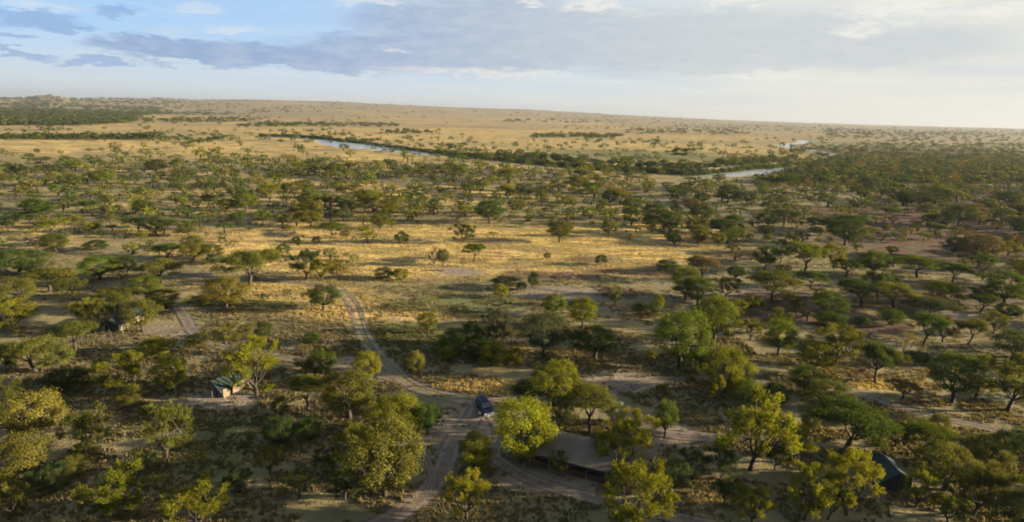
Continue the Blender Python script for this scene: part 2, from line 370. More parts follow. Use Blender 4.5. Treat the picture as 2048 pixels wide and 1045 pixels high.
# water in the river bed
def water_material():
    mt, n = new_mat('river water'); p = n.n('ShaderNodeBsdfPrincipled'); geo = n.n('ShaderNodeNewGeometry')
    p.inputs['Base Color'].default_value = (0.16, 0.17, 0.17, 1); p.inputs['Roughness'].default_value = 0.2
    p.inputs['IOR'].default_value = 1.33
    bp = n.n('ShaderNodeBump'); bp.inputs['Strength'].default_value = 0.08; n.put(bp.inputs['Height'], n.noise(geo.outputs['Position'], 0.5, 3))
    n.put(p.inputs['Normal'], bp.outputs[0]); n.put(n.n('ShaderNodeOutputMaterial').inputs[0], p.outputs[0]); return mt
WAT = water_material()
def ribbon(P, hw, across, zf, wob=0.0):
    d = np.gradient(P, axis=0); d /= np.linalg.norm(d, axis=1)[:, None] + 1e-9; nrm = np.stack([-d[:, 1], d[:, 0]], 1)
    hw = np.broadcast_to(hw, (len(P), 1)); L = np.concatenate([[0], np.cumsum(np.hypot(*np.diff(P, axis=0).T))])
    V, UV = [], []
    for u in np.linspace(-1, 1, across):
        q = P + nrm * (hw * u)
        V.append(np.column_stack([q, zf(q[:, 0], q[:, 1])])); UV.append(np.column_stack([np.full(len(P), u), L]))
    n_ = len(P); V = np.concatenate(V); UV = np.concatenate(UV)
    Fq = [(k * n_ + i, k * n_ + i + 1, (k + 1) * n_ + i + 1, (k + 1) * n_ + i) for k in range(across - 1) for i in range(n_ - 1)]
    return V, np.array(Fq)[:, ::-1], UV
for i, P in enumerate(RIVERS):
    P = smooth_line(P, 12.0)
    V, Fq, UV = ribbon(P[:, :2], P[:, 2:3] + 7, 3, lambda x, y: np.full(np.shape(x), WATER_Z + 0.02 * i))
    o = link('river_water', new_mesh('river_water', V, Fq, WAT)); tag(o, ['slow pale river winding across the plain', 'far bend of the pale river'][i], kind='structure')

# dirt tracks: thin draped sheets with ragged edges
def track_material(ruts):
    mt, n = new_mat('rutted dirt track' if ruts else 'dirt track')
    at_ = n.n('ShaderNodeVertexColor', layer_name='uvw'); s = n.n('ShaderNodeSeparateColor'); n.put(s.inputs[0], at_.outputs[0])
    geo = n.n('ShaderNodeNewGeometry'); P = geo.outputs['Position']
    u = n.math('ABSOLUTE', n.math('MULTIPLY_ADD', s.outputs[0], 2.0, -1.0))
    a = n.noise(P, 0.7, 4, 0.6); b = n.noise(P, 3.0, 4, 0.6)
    edge = n.math('MULTIPLY_ADD', n.math('SUBTRACT', a, 0.5), 0.55, u)
    fac = n.ss(edge, 0.92, 0.66)
    if ruts:                                   # two wheel ruts with a grassy strip between
        r = n.math('ABSOLUTE', n.math('SUBTRACT', n.math('MULTIPLY_ADD', n.math('SUBTRACT', b, 0.5), 0.25, u), 0.58))
        fac = n.math('MULTIPLY', n.ss(r, 0.36, 0.22), n.ss(s.outputs[1], 0.0, 0.1, 0.35, 1.0))
    cl = n.mix(n.ss(a, 0.3, 0.7), (0.080, 0.066, 0.053), (0.120, 0.100, 0.081))
    cl = n.mix(n.ss(b, 0.52, 0.72, 0, 0.5), cl, (0.090, 0.074, 0.056))
    wear = n.math('ABSOLUTE', n.math('SUBTRACT', u, 0.45))
    cl = n.mix(n.ss(wear, 0.18, 0.05, 0, 0.5), cl, (0.160, 0.136, 0.112))
    d = n.n('ShaderNodeBsdfDiffuse'); n.put(d.inputs[0], cl); t = n.n('ShaderNodeBsdfTransparent'); mx = n.n('ShaderNodeMixShader')
    bp = n.n('ShaderNodeBump'); bp.inputs['Strength'].default_value = 0.5; bp.inputs['Distance'].default_value = 0.2; n.put(bp.inputs['Height'], b); n.put(d.inputs['Normal'], bp.outputs[0])
    n.put(mx.inputs[0], fac); n.put(mx.inputs[1], t.outputs[0]); n.put(mx.inputs[2], d.outputs[0])
    n.put(n.n('ShaderNodeOutputMaterial').inputs[0], mx.outputs[0]); return mt
TM, TR = track_material(False), track_material(True)
TLAB = {'loop': 'pale dirt track looping past the grey canvas mess tent', 'main': 'wide dirt road running down from the dark vehicle', 'ruts': 'two-rut vehicle track curving through green grass',
        'back': 'dirt road behind the big yellow-green acacia', 'camp': 'bare dirt way beside the mess tent', 'island': 'narrow footpath around the grassy island', 'right': 'grey dirt road through the scrub on the right',
        'footpath': 'pale footpath under the umbrella acacia', 'east': 'pale path past the dead brushwood', 'tent': 'sandy path linking the two cream tents', 'branch': 'short sandy path to the far cream tent'}
for i, (k, (P, hw)) in enumerate(TRK.items()):
    ex = 1.45
    P2 = smooth_line(P, 0.7)
    V, Fq, UV = ribbon(P2, hw * ex, 9, lambda x, y: height(x, y) + 0.035 + 0.004 * i)
    me = new_mesh('dirt_track', V, Fq, TR if k == 'ruts' else TM, True)
    vv = UV[:, 1] / UV[:, 1].max()
    color_attr(me, 'uvw', np.stack([UV[:, 0] * 0.5 + 0.5, np.minimum(vv, 1 - vv) * 2, vv, np.ones(len(vv))], 1))
    tag(link('dirt_track', me), TLAB[k], kind='structure')

# ------------------------------------------------------------------ trees: leaf sprays on limbs
def leaf_material(source):
    mt, n = new_mat('foliage ' + source)
    if source == 'object':
        oi = n.n('ShaderNodeObjectInfo'); base = oi.outputs['Color']
    else:
        base = n.n('ShaderNodeVertexColor', layer_name='col').outputs[0]
    tn = n.n('ShaderNodeVertexColor', layer_name='tint').outputs[0]
    cl = n.mix(1.0, base, tn, 'MULTIPLY')
    d = n.n('ShaderNodeBsdfDiffuse'); n.put(d.inputs[0], cl)
    t = n.n('ShaderNodeBsdfTranslucent'); n.put(t.inputs[0], n.mix(1.0, cl, (1.15, 1.05, 0.5), 'MULTIPLY'))
    mx = n.n('ShaderNodeMixShader'); mx.inputs[0].default_value = 0.42; n.put(mx.inputs[1], d.outputs[0]); n.put(mx.inputs[2], t.outputs[0])
    n.put(n.n('ShaderNodeOutputMaterial').inputs[0], mx.outputs[0]); return mt
LEAF_O, LEAF_V = leaf_material('object'), leaf_material('vertex')
BARK = principled('bark', (0.026, 0.021, 0.017), 0.95, var=0.4, scale=4)
DEADWOOD = principled('dead wood', (0.085, 0.068, 0.055), 0.95, var=0.3, scale=5)

BURNTW = principled('burnt wood', (0.020, 0.017, 0.015), 0.95, var=0.3, scale=5)
def tube(pts, r0, r1, sides=5):
    pts = np.asarray(pts, float); n_ = len(pts); V = []; Fq = []
    for i, p in enumerate(pts):
        d = pts[min(i + 1, n_ - 1)] - pts[max(i - 1, 0)]; d /= np.linalg.norm(d) + 1e-9
        a = np.cross(d, [0.3, 0.9, 0.1]); a /= np.linalg.norm(a) + 1e-9; b = np.cross(d, a)
        r = r0 + (r1 - r0) * i / (n_ - 1)
        for k in range(sides):
            t = 2 * math.pi * k / sides; V.append(p + r * (a * math.cos(t) + b * math.sin(t)))
    for i in range(n_ - 1):
        for k in range(sides):
            Fq.append((i * sides + k, i * sides + (k + 1) % sides, (i + 1) * sides + (k + 1) % sides, (i + 1) * sides + k))
    return np.array(V), np.array(Fq)
class Soup:
    def __init__(s): s.V = []; s.F = []; s.n = 0
    def add(s, V, Fq):
        s.V.append(V); s.F.append(Fq + s.n); s.n += len(V)
    def arr(s): return np.concatenate(s.V), np.concatenate(s.F)

def tree_arrays(kind, seed, nleaf, leaf):
    """a tree of height 1 and crown width 1: returns trunk (V, F) and crown (V, F, tint)"""
    rs = np.random.RandomState(seed)
    wood = Soup()
    ang = rs.uniform(0, 6.28); lean = rs.uniform(0.0, 0.07)
    clumps = []          # centre, radii, direction
    if kind == 'u':
        fork, nl, nc = rs.uniform(0.28, 0.42), 6, 30
    elif kind == 'r':
        fork, nl, nc = rs.uniform(0.18, 0.28), 6, 34
    elif kind == 'f':
        fork, nl, nc = rs.uniform(0.14, 0.26), 7, 30
    elif kind == 'b':
        fork, nl, nc = 0.06, 6, 26
    else:
        fork, nl, nc = 0.10, 8, 18
    top = np.array([lean * math.cos(ang), lean * math.sin(ang), fork])
    tr = {'u': 0.026, 'r': 0.03, 'f': 0.022, 'b': 0.02, 'd': 0.022}[kind]
    mid = top * 0.5 + np.array([rs.normal(0, 0.012), rs.normal(0, 0.012), 0])
    wood.add(*tube([(0, 0, -0.04), (0, 0, 0.0), mid, top], tr * 1.5, tr, 7))
    lobes = [(rs.uniform(0, 6.28), rs.uniform(0.75, 1.12)) for _ in range(3)]
    def lobe(a): return 1 + 0.16 * sum(math.cos((k + 1) * (a - p)) * q for k, (p, q) in enumerate(lobes)) / 1.5
    for i in range(nc):
        a = 6.283 * (i * 0.618034) + rs.normal(0, 0.25); u = (i + 0.5) / nc
        if kind == 'u':
            rr = 0.42 * math.sqrt(u) * lobe(a); z = 0.90 - 0.26 * (rr / 0.5) ** 2 + rs.normal(0, 0.035)
            if rs.rand() < 0.22: z -= rs.uniform(0.08, 0.2)
            rad_ = np.array([rs.uniform(0.09, 0.15), rs.uniform(0.09, 0.15), rs.uniform(0.045, 0.08)])
        elif kind == 'r':
            zz = 1 - 1.9 * u; rr = 0.40 * math.sqrt(max(0.05, 1 - zz * zz)) * lobe(a) * rs.uniform(0.75, 1.05); z = 0.60 + 0.33 * zz + rs.normal(0, 0.02)
            rad_ = np.array([rs.uniform(0.09, 0.14), rs.uniform(0.09, 0.14), rs.uniform(0.06, 0.11)])
        elif kind == 'f':
            rr = 0.40 * math.sqrt(u) * lobe(a) * rs.uniform(0.8, 1.1); z = rs.uniform(0.40, 0.92) - 0.26 * (rr / 0.5) ** 2
            rad_ = np.array([rs.uniform(0.06, 0.10), rs.uniform(0.06, 0.10), rs.uniform(0.06, 0.11)])
        elif kind == 'b':
            zz = 1 - 1.6 * u; rr = 0.38 * math.sqrt(max(0.05, 1 - zz * zz)) * lobe(a) * rs.uniform(0.7, 1.05); z = 0.46 + 0.42 * zz + rs.normal(0, 0.03)
            rad_ = np.array([rs.uniform(0.10, 0.16), rs.uniform(0.10, 0.16), rs.uniform(0.08, 0.15)])
        else:
            rr = 0.42 * math.sqrt(u) * rs.uniform(0.7, 1.1); z = rs.uniform(0.35, 0.9) - 0.3 * (rr / 0.5) ** 2
            rad_ = np.array([0.06, 0.06, 0.06])
        cpos = np.array([rr * math.cos(a) + top[0], rr * math.sin(a) + top[1], max(z, 0.12)])
        clumps.append((cpos, rad_ * 1.2, rs.uniform(0.72, 1.2)))
    # limbs: from the fork to groups of clumps, then a branch to each clump
    limbs = []
    for k in range(nl):
        a = 6.283 * k / nl + rs.normal(0, 0.3); rr = rs.uniform(0.12, 0.22)
        e = top + np.array([rr * math.cos(a), rr * math.sin(a), {'u': 0.26, 'r': 0.2, 'f': 0.26, 'b': 0.16, 'd': 0.26}[kind] + rs.normal(0, 0.03)])
        mp = (top + e) / 2 + np.array([rr * math.cos(a) * 0.15, rr * math.sin(a) * 0.15, -0.01])
        wood.add(*tube([top - [0, 0, 0.02], mp, e], tr * 0.72, tr * 0.38, 5)); limbs.append(e)
    for cpos, rad_, _ in clumps:
        e = min(limbs, key=lambda q: np.linalg.norm((q - cpos) * [1, 1, .6]))
        mp = (e + cpos) / 2 + rs.normal(0, 0.015, 3)
        wood.add(*tube([e, mp, cpos + [0, 0, -0.01]], tr * 0.36, tr * 0.10, 3))
        if kind == 'd':
            for _k in range(7):
                d = rs.normal(0, 1, 3); d[2] = abs(d[2]) * 0.7; d /= np.linalg.norm(d)
                wood.add(*tube([cpos, cpos + d * 0.07, cpos + d * 0.15 + [0, 0, .02]], tr * 0.16, tr * 0.05, 3))
    # leaves
    wgt = np.array([r_[0] * r_[1] * r_[2] * rs.uniform(0.5, 1.5) for _, r_, _ in clumps]); wgt = np.sqrt(wgt); wgt /= wgt.sum()
    if kind == 'd': nleaf = int(nleaf * 0.35)
    which = rs.choice(len(clumps), nleaf, p=wgt)
    C = np.array([clumps[i][0] for i in which]); Rr = np.array([clumps[i][1] for i in which]); tint = np.array([clumps[i][2] for i in which])
    dirs = rs.normal(0, 1, (nleaf, 3)); dirs /= np.linalg.norm(dirs, axis=1)[:, None]
    dirs[:, 2] = np.where(dirs[:, 2] < -0.35, -dirs[:, 2], dirs[:, 2])
    radial = rs.uniform(0.25, 1.0, nleaf) ** 0.6
    out = C - np.array([top[0], top[1], 0.35]); out /= np.linalg.norm(out, axis=1)[:, None] + 1e-6
    if kind in 'fd':      # sprays: leaves strung along upright twigs
        tw = rs.randint(0, 9, nleaf) * 37 + which
        tws = np.random.RandomState(seed + 5); tab = tws.normal(0, 1, (9 * 37 + 60, 3)); tab[:, 2] = np.abs(tab[:, 2]) * 1.2 + 0.35
        td = tab[tw] + out * 0.8; td /= np.linalg.norm(td, axis=1)[:, None]
        s_ = rs.uniform(0.0, 1.0, nleaf)[:, None]
        pos = C + td * s_ * np.array([0.15, 0.15, 0.15]) + rs.normal(0, 1, (nleaf, 3)) * 0.024 * (1.35 - s_)
        ax = td + rs.normal(0, 0.45, (nleaf, 3))
    else:
        pos = C + dirs * Rr * radial[:, None]
        spike = rs.rand(nleaf) < 0.34
        pos[spike] += (out[spike] * 0.03 + np.array([0, 0, 0.03])) * rs.uniform(0.2, 1.7, (spike.sum(), 1))
        ax = rs.normal(0, 1, (nleaf, 3)) + out * 0.4
    ax /= np.linalg.norm(ax, axis=1)[:, None]
    nr = dirs * 0.9 + out * 0.55 + rs.normal(0, 0.45, (nleaf, 3)) + np.array([0, 0, 0.2])
    b = np.cross(nr, ax); b /= np.linalg.norm(b, axis=1)[:, None] + 1e-6
    sz = leaf * rs.uniform(0.6, 1.35, nleaf)[:, None]; wd = {'f': 0.42, 'd': 0.4}.get(kind, 0.62)
    q = np.stack([pos - ax * sz * .5, pos + b * sz * wd * .5, pos + ax * sz * .62, pos - b * sz * wd * .5], 1)
    V = q.reshape(-1, 3); Fq = np.arange(len(V)).reshape(-1, 4)
    tint = tint * rs.uniform(0.8, 1.2, nleaf)
    lo_, hi_ = np.percentile(V, 1.2, axis=0), np.percentile(V, 98.8, axis=0)
    off = np.array([-(lo_[0] + hi_[0]) / 2, -(lo_[1] + hi_[1]) / 2, 0]); sc = np.array([1 / (hi_[0] - lo_[0]), 1 / (hi_[1] - lo_[1]), 1 / hi_[2]])
    V = (V + off) * sc; wood.V = [(v + off * np.clip(v[:, 2:3] / 0.4, 0, 1)) * sc for v in wood.V]
    return wood.arr(), (V, Fq, np.repeat(tint, 4))
_variants = {}
def variant(kind, k, grade):
    key = (kind, k, grade)
    if key not in _variants:
        n_, sz = {'near': (15000, 0.0225), 'mid': (2600, 0.052)}[grade]
        (wv, wf), (lv, lf, tint) = tree_arrays(kind, hash((ord(kind), k)) % 9973 + 11 * k, n_, sz)
        tm = new_mesh('trunk', wv, wf, DEADWOOD if kind == 'd' else BARK, True)
        cm = new_mesh('crown', lv, lf, LEAF_O)
        color_attr(cm, 'tint', np.stack([tint, tint, tint, np.ones_like(tint)], 1))
        _variants[key] = (tm, cm)
    return _variants[key]
LEAFCOL = {'y': (0.102, 0.106, 0.012), 'o': (0.068, 0.073, 0.016), 'g': (0.040, 0.061, 0.013), 'a': (0.094, 0.087, 0.019), 'd': (0.032, 0.046, 0.015),
           'm': (0.063, 0.082, 0.012), 'k': (0.048, 0.059, 0.029), 'n': (0.085, 0.068, 0.033), 'x': (0.066, 0.036, 0.020), 'v': (0.115, 0.136, 0.011)}
COLWORD = {'y': 'yellow-green', 'o': 'olive', 'g': 'green', 'a': 'amber-brown', 'd': 'dark green', 'm': 'mid-green', 'k': 'grey-green', 'n': 'dry brown', 'x': 'reddish brown', 'v': 'bright yellow-green'}
SHAPEWORD = {'u': 'flat-topped', 'r': 'round-crowned', 'f': 'feathery', 'b': 'rounded', 'd': 'bare-twigged'}
# photo survey: crown middle x, crown top y, foot y, crown width (photo pixels), shape, colour, [own label]
SURVEY = [
 (78,787,888,100,'r','a'),(180,818,905,75,'f','o'),(148,915,948,60,'b','a'),(332,814,920,100,'f','o'),(45,877,960,110,'r','a'),(242,947,1030,120,'f','y'),(395,978,1062,125,'f','y'),(27,974,1030,60,'f','o'),
 (243,712,790,95,'f','y'),(344,715,785,62,'r','y'),(75,680,745,95,'u','o'),(150,645,705,85,'u','o'),(137,738,775,100,'b','d'),(312,680,712,60,'b','y'),(468,652,710,75,'f','a'),
 (514,682,790,100,'f','y'),(286,600,664,62,'r','o'),(204,603,668,48,'f','o'),(617,752,822,65,'u','o'),(700,750,838,95,'r','o'),(735,706,768,55,'r','y'),(605,690,727,40,'d','a'),(540,898,950,55,'f','o'),(600,945,995,60,'f','o'),
 (562,835,890,58,'b','d'),(618,835,882,50,'b','g'),(530,645,676,35,'b','d'),(655,665,698,45,'d','n'),(790,795,868,100,'r','y'),(856,812,868,54,'r','g'),(770,850,992,140,'r','a'),(715,858,950,82,'f','y'),
 (948,872,948,70,'r','y'),(934,953,1042,82,'f','y'),(1042,806,924,124,'r','v','big bright yellow-green acacia between the dark vehicle and the grey canvas roof'),
 (1108,728,812,98,'r','y'),(1055,770,815,70,'u','d'),(1124,790,852,40,'r','d'),(1180,778,865,95,'u','o'),(1230,805,846,36,'b','d'),(1265,828,905,92,'f','y'),(1240,862,948,105,'f','y'),
 (1265,938,1068,140,'f','y','broad yellow feathery acacia cut by the bottom edge below the mess tent'),(1342,925,990,62,'r','d'),(1322,768,806,30,'f','o'),(1329,803,875,43,'r','g'),
 (1189,654,718,82,'r','g'),(1088,627,712,95,'r','k'),(1358,625,738,104,'r','m','tall acacia with a thick dark bare trunk standing in the open'),(1378,712,775,46,'f','m'),(1448,702,785,92,'r','y'),(1424,748,810,32,'f','y'),
 (905,660,706,62,'b','g'),(945,645,692,46,'b','g'),(965,680,716,62,'b','g'),(985,690,732,56,'b','y','yellow bush glowing in front of the dark thicket'),(1027,698,728,38,'b','y'),(895,695,722,36,'b','y'),(832,703,745,36,'b','a'),(884,725,745,20,'d','a'),
 (990,625,690,56,'f','k'),(1018,655,692,42,'d','a'),(1268,715,745,28,'d','n'),(1185,725,752,30,'d','a'),(1118,905,952,42,'f','o'),
 (1490,760,806,72,'b','m'),(1548,770,804,52,'b','d'),(1500,800,940,142,'f','y','huge feathery yellow-green acacia right of the mess tent'),(1588,860,925,72,'f','y'),(1610,735,790,62,'r','g'),(1650,765,835,86,'r','o'),(1690,815,908,150,'u','g','wide dark green umbrella acacia behind the dark green tent'),
 (1902,712,808,96,'r','g'),(2015,712,822,112,'f','o'),(1750,690,765,66,'u','g'),(1608,935,1040,86,'f','y'),(1692,912,1030,100,'f','y'),(1832,945,1015,66,'f','y'),(1858,855,910,86,'u','m'),(1888,900,980,112,'r','o'),
 (1945,960,1035,100,'f','o'),(1895,990,1052,62,'f','m'),(1965,880,940,82,'r','o'),(2030,865,940,76,'r','d'),(1503,982,1052,76,'f','y'),(1385,905,960,60,'f','d'),(1715,735,762,50,'d','x'),(1995,940,1030,90,'f','o'),(2040,985,1060,80,'r','d'),(1440,900,960,60,'f','d'),
 (1425,598,690,82,'r','m'),(1455,600,652,60,'f','o'),(1372,538,600,56,'r','m'),(1395,560,612,66,'r','g'),(1404,514,560,64,'u','n','brown flat-topped acacia at the edge of the burnt ground'),(1337,425,468,48,'r','g'),(1467,430,465,40,'u','g'),
 (1437,440,457,28,'r','g'),(1218,440,475,33,'r','o'),(1398,460,490,30,'r','o'),(1436,465,494,27,'r','o'),(1200,510,530,27,'b','d','small dark round bush alone on the golden grass'),(1335,520,544,46,'b','d'),(1262,466,483,12,'b','n'),
 (1229,573,612,28,'f','o'),(1210,577,592,40,'d','n'),(1255,577,591,42,'d','n'),(1295,607,630,52,'b','d'),(1315,590,621,24,'b','y'),(1165,598,656,56,'r','y'),(1528,492,540,48,'r','g'),(1608,492,548,74,'u','m'),
 (1668,490,538,46,'f','a'),(1746,503,552,56,'r','g'),(1834,517,556,86,'u','m'),(1904,527,565,52,'u','g'),(2005,545,612,66,'r','g'),(1885,567,602,70,'b','m'),(1853,597,636,92,'u','k'),(1786,570,616,82,'u','a'),(1722,565,612,92,'u','d'),
 (1657,585,632,66,'r','g'),(1660,625,652,62,'b','g'),(1545,548,606,96,'u','o'),(1452,555,596,52,'f','o'),(1622,545,577,52,'u','g'),(1556,640,712,56,'r','m'),(1557,620,668,46,'f','o'),(1672,655,730,96,'f','o'),(1628,685,746,70,'r','y'),
 (1847,630,692,66,'u','g'),(1935,640,690,50,'u','o'),(1985,625,668,40,'f','o'),(1808,665,712,32,'d','a'),(2025,665,722,76,'r','d'),(1838,705,722,46,'b','d'),
 (500,505,572,110,'u','o','lone wide umbrella acacia over the pale footpath'),(647,573,620,60,'r','d','compact round dark tree beside the start of the two-rut track'),(643,520,562,50,'f','y'),(680,520,558,40,'f','a'),(424,488,518,42,'r','o'),(567,488,508,30,'b','g'),
 (188,482,502,46,'b','d'),(200,515,560,76,'r','m'),(256,513,552,40,'r','d'),(325,523,568,84,'u','o'),(294,553,600,56,'r','m'),(38,500,545,78,'r','g'),(98,540,585,92,'u','o'),(30,560,615,88,'r','o'),(235,583,630,86,'u','o'),(328,580,612,56,'r','o'),
 (178,600,652,62,'f','y'),(25,605,662,78,'f','y'),(468,592,608,36,'b','d'),(400,590,610,40,'b','o'),(398,668,690,42,'b','o'),(948,488,523,43,'u','m'),(868,490,532,24,'d','n'),(885,500,531,27,'r','k'),(926,515,533,14,'d','n'),
 (1094,505,520,15,'b','o'),(768,535,558,40,'b','k'),(803,537,560,34,'b','y'),(1010,552,576,56,'b','k'),(1066,543,579,21,'b','d'),(1118,545,563,17,'d','x'),(1043,565,580,22,'b','d'),(1001,570,595,30,'b','y'),(828,585,615,22,'d','n'),
 (860,590,622,34,'d','a'),(856,625,666,38,'r','y'),(997,600,622,50,'d','k'),(1107,590,632,47,'r','m'),(927,448,486,43,'f','g'),(1118,443,485,49,'r','o'),(803,464,486,30,'b','d','low dark bush alone in the yellow grass, half brown'),(690,460,477,19,'b','n'),(735,455,486,35,'f','y'),
 (597,480,492,13,'b','d'),(112,470,505,50,'r','o'),(60,520,548,44,'r','d'),(150,560,600,56,'f','o'),(118,690,742,55,'r','o'),(15,690,740,60,'r','o'),(10,760,830,60,'f','o'),(55,830,870,50,'b','d'),(260,770,812,46,'b','o'),(180,880,925,40,'f','o'),(100,940,990,70,'f','d'),
 (300,905,950,40,'f','d'),(480,940,985,50,'f','d'),(660,900,950,60,'f','d'),(690,950,1000,60,'f','d'),(560,795,830,34,'b','o'),(640,700,735,30,'f','o'),(1300,700,725,24,'b','o'),(1150,660,690,34,'b','o'),(1480,690,730,40,'f','o'),(1500,640,680,40,'f','o'),
 (1780,620,650,44,'b','g'),(1960,590,625,50,'u','g'),(1690,520,555,56,'u','g'),(1590,590,625,40,'f','o'),(1500,590,625,44,'f','o'),(1950,760,800,50,'f','o'),(1880,830,860,40,'b','o'),(1790,850,895,60,'f','o'),(1550,880,940,60,'f','d'),(1655,965,1040,60,'f','d'),(1450,960,1010,50,'f','d'),
]
TREES = []     # dicts: pos, w, h, kind, colour, label, px, py, pw
rs = np.random.RandomState(4)
def add_tree(cx, ty, by, pw, kind, colour, label=None):
    p = at(cx, by); d = depth(p); W = pw * d / F
    # height whose top shows at ty
    lo, hi = 0.3, 25.0
    for _ in range(24):
        h_ = (lo + hi) / 2
        if pix(p + [0, 0, h_])[1] > ty: lo = h_
        else: hi = h_
    TREES.append(dict(p=p, w=W, h=lo, kind=kind, c=colour, label=label, px=cx, py=by, pw=pw, survey=True))
for row in SURVEY: add_tree(*row)

# woodland that fills the rest of the plain: density per square metre from soft zones
def dens(x, y):
    r = np.hypot(x, y); a = np.arctan2(x, y)
    d = np.zeros(np.shape(x))
    belt = sstep(215, 255, r) * sstep(620, 520, r)
    clear = zone_val(x, y, [zone(1000, 490, 330, 44), zone(1180, 520, 220, 46), zone(900, 440, 60, 12)], 51, 30)
    d = np.maximum(d, belt * (0.0066 + 0.0076 * fbm(x / 70, y / 70, 52, 3)) * (1 - 0.93 * clear))
    left = sstep(-0.22, -0.36, a) * sstep(125, 150, r) * sstep(560, 500, r)
    d = np.maximum(d, left * 0.0038)
    right = sstep(0.30, 0.42, a) * sstep(150, 185, r) * sstep(900, 700, r)
    d = np.maximum(d, right * (0.0060 + 0.006 * sstep(300, 420, r)))
    near_r = sstep(0.28, 0.4, a) * sstep(60, 75, r) * sstep(190, 160, r); d = np.maximum(d, near_r * 0.0030)
    near_l = sstep(-0.10, -0.2, a) * sstep(52, 60, r) * sstep(130, 110, r); d = np.maximum(d, near_l * 0.0035)
    side = sstep(0.70, 0.78, a) * sstep(60, 70, r) * sstep(420, 300, r); d = np.maximum(d, side * 0.0062)
    far = sstep(560, 650, r) * sstep(1500, 1100, r); d = np.maximum(d, far * 0.00008 + 0.0007 * far * sstep(0.62, 0.78, fbm(x / 120, y / 60, 54, 2)))
    fl = sstep(-0.22, -0.3, a) * sstep(480, 560, r) * sstep(800, 720, r); d = np.maximum(d, fl * 0.0012)
    gap = zone_val(x, y, [zone(60, 298, 140, 11), zone(780, 312, 150, 12), zone(950, 330, 170, 8), zone(1400, 362, 130, 8), zone(560, 300, 60, 14), zone(1480, 353, 105, 17)], 56, 40)
    return d * (1 - 0.95 * gap)
def jitter_grid(r0, r1, a0, a1, cell, seed):
    q = np.random.RandomState(seed)
    X, Y = np.meshgrid(np.arange(-r1, r1, cell), np.arange(0, r1, cell)); X = X.ravel() + q.uniform(0, cell, X.size); Y = Y.ravel() + q.uniform(0, cell, Y.size)
    r = np.hypot(X, Y); a = np.arctan2(X, Y); k = (r > r0) & (r < r1) & (a > a0) & (a < a1)
    return X[k], Y[k], q
X, Y, q = jitter_grid(52, 1500, -0.86, 1.25, 7.0, 8)
keep = (q.rand(len(X)) < dens(X, Y) * 49) & (river_cut(X, Y) < 0.02) & (track_val(X, Y) < 0.05)
X, Y = X[keep], Y[keep]
placed = np.array([t['p'][:2] for t in TREES]); prad = np.array([t['w'] / 2 for t in TREES])
cl_ = np.array(list('ooyggmdak'))
fill = []
KEEP_OPEN = [(1690, 1840, 915, 1060), (1030, 1240, 860, 1015), (925, 1005, 795, 905), (405, 515, 770, 850), (195, 310, 630, 690), (850, 960, 840, 1010), (1190, 1290, 740, 800), (1470, 1560, 700, 760), (1290, 1350, 690, 760), (1150, 1300, 655, 720)]   # open ground seen round the camp
for x, y in zip(X, Y):
    r = math.hypot(x, y)
    if r < 330 and (np.hypot(placed[:, 0] - x, placed[:, 1] - y) < prad + (1.0 if r < 230 else 1.7)).any(): continue
    W = float(np.clip(q.lognormal(math.log(5.2 if r > 150 else 4.6), 0.40), 2.2, 12.5)); a = math.atan2(x, y)
    kd = q.choice(list('uurrrrrfb')); hh = W * {'u': q.uniform(0.5, 0.7), 'r': q.uniform(0.62, 0.88), 'f': q.uniform(0.75, 1.1), 'b': q.uniform(0.55, 0.8)}[kd]
    if kd == 'b': W *= 0.55; hh *= 0.55
    if any(x0 < pix((x, y, 0))[0] < x1 and y0 < pix((x, y, 0))[1] < y1 for x0, x1, y0, y1 in KEEP_OPEN): continue
    c_ = q.choice(cl_ if a < 0.25 else np.array(list('oggdokdn')))  # darker palette on the right: dim frame edge put into leaf colour
    z = float(height(x, y)); pp = pix((x, y, z)); d = depth((x, y, z))
    fill.append(dict(p=np.array([x, y, z]), w=W, h=hh, kind=str(kd), c=str(c_), label=None, px=pp[0], py=pp[1], pw=W * F / d, survey=False))
# riverside trees in a row along the far bank
RIVERSIDE = []
q = np.random.RandomState(12)
for i in range(62):
    u = i / 61; x0 = 985 + 590 * u
    yb = np.interp(x0, [985, 1100, 1200, 1300, 1400, 1450, 1520, 1580], [316, 325, 333, 340, 341, 338, 331, 324]) + q.normal(0, 2.0) - 2
    p = at(x0 + q.normal(0, 5), yb); p[2] = float(height(p[0], p[1])); W = q.uniform(6.5, 12.5) * (0.8 if x0 > 1480 else 1)
    pp = pix(p)
    RIVERSIDE.append(dict(p=p, w=W, h=W * q.uniform(0.6, 0.9), kind='r', c=str(q.choice(list('gggdm'))), label=None, px=pp[0], py=pp[1], pw=W * F / depth(p)))
inframe = lambda t: -40 < t['px'] < PW + 40 and t['py'] < PH + 60
acacias = [t for t in TREES if t['kind'] in 'urf']
bushes = [t for t in TREES if t['kind'] in 'b']
dead = [t for t in TREES if t['kind'] == 'd']
fill_in = sorted([t for t in fill if inframe(t)], key=lambda t: -t['pw'])
fa = [t for t in fill_in if t['kind'] != 'b']; fb = [t for t in fill_in if t['kind'] == 'b']
na = max(0, 298 - len(acacias)); nb = 90
acacias += fa[:na]; bushes += fb[:nb]
rest = fa[na:] + fb[nb:] + [t for t in fill if not inframe(t)]
print('acacias', len(acacias), 'bushes', len(bushes), 'dead', len(dead), 'rest', len(rest), 'smallest own px', acacias[-1]['pw'])

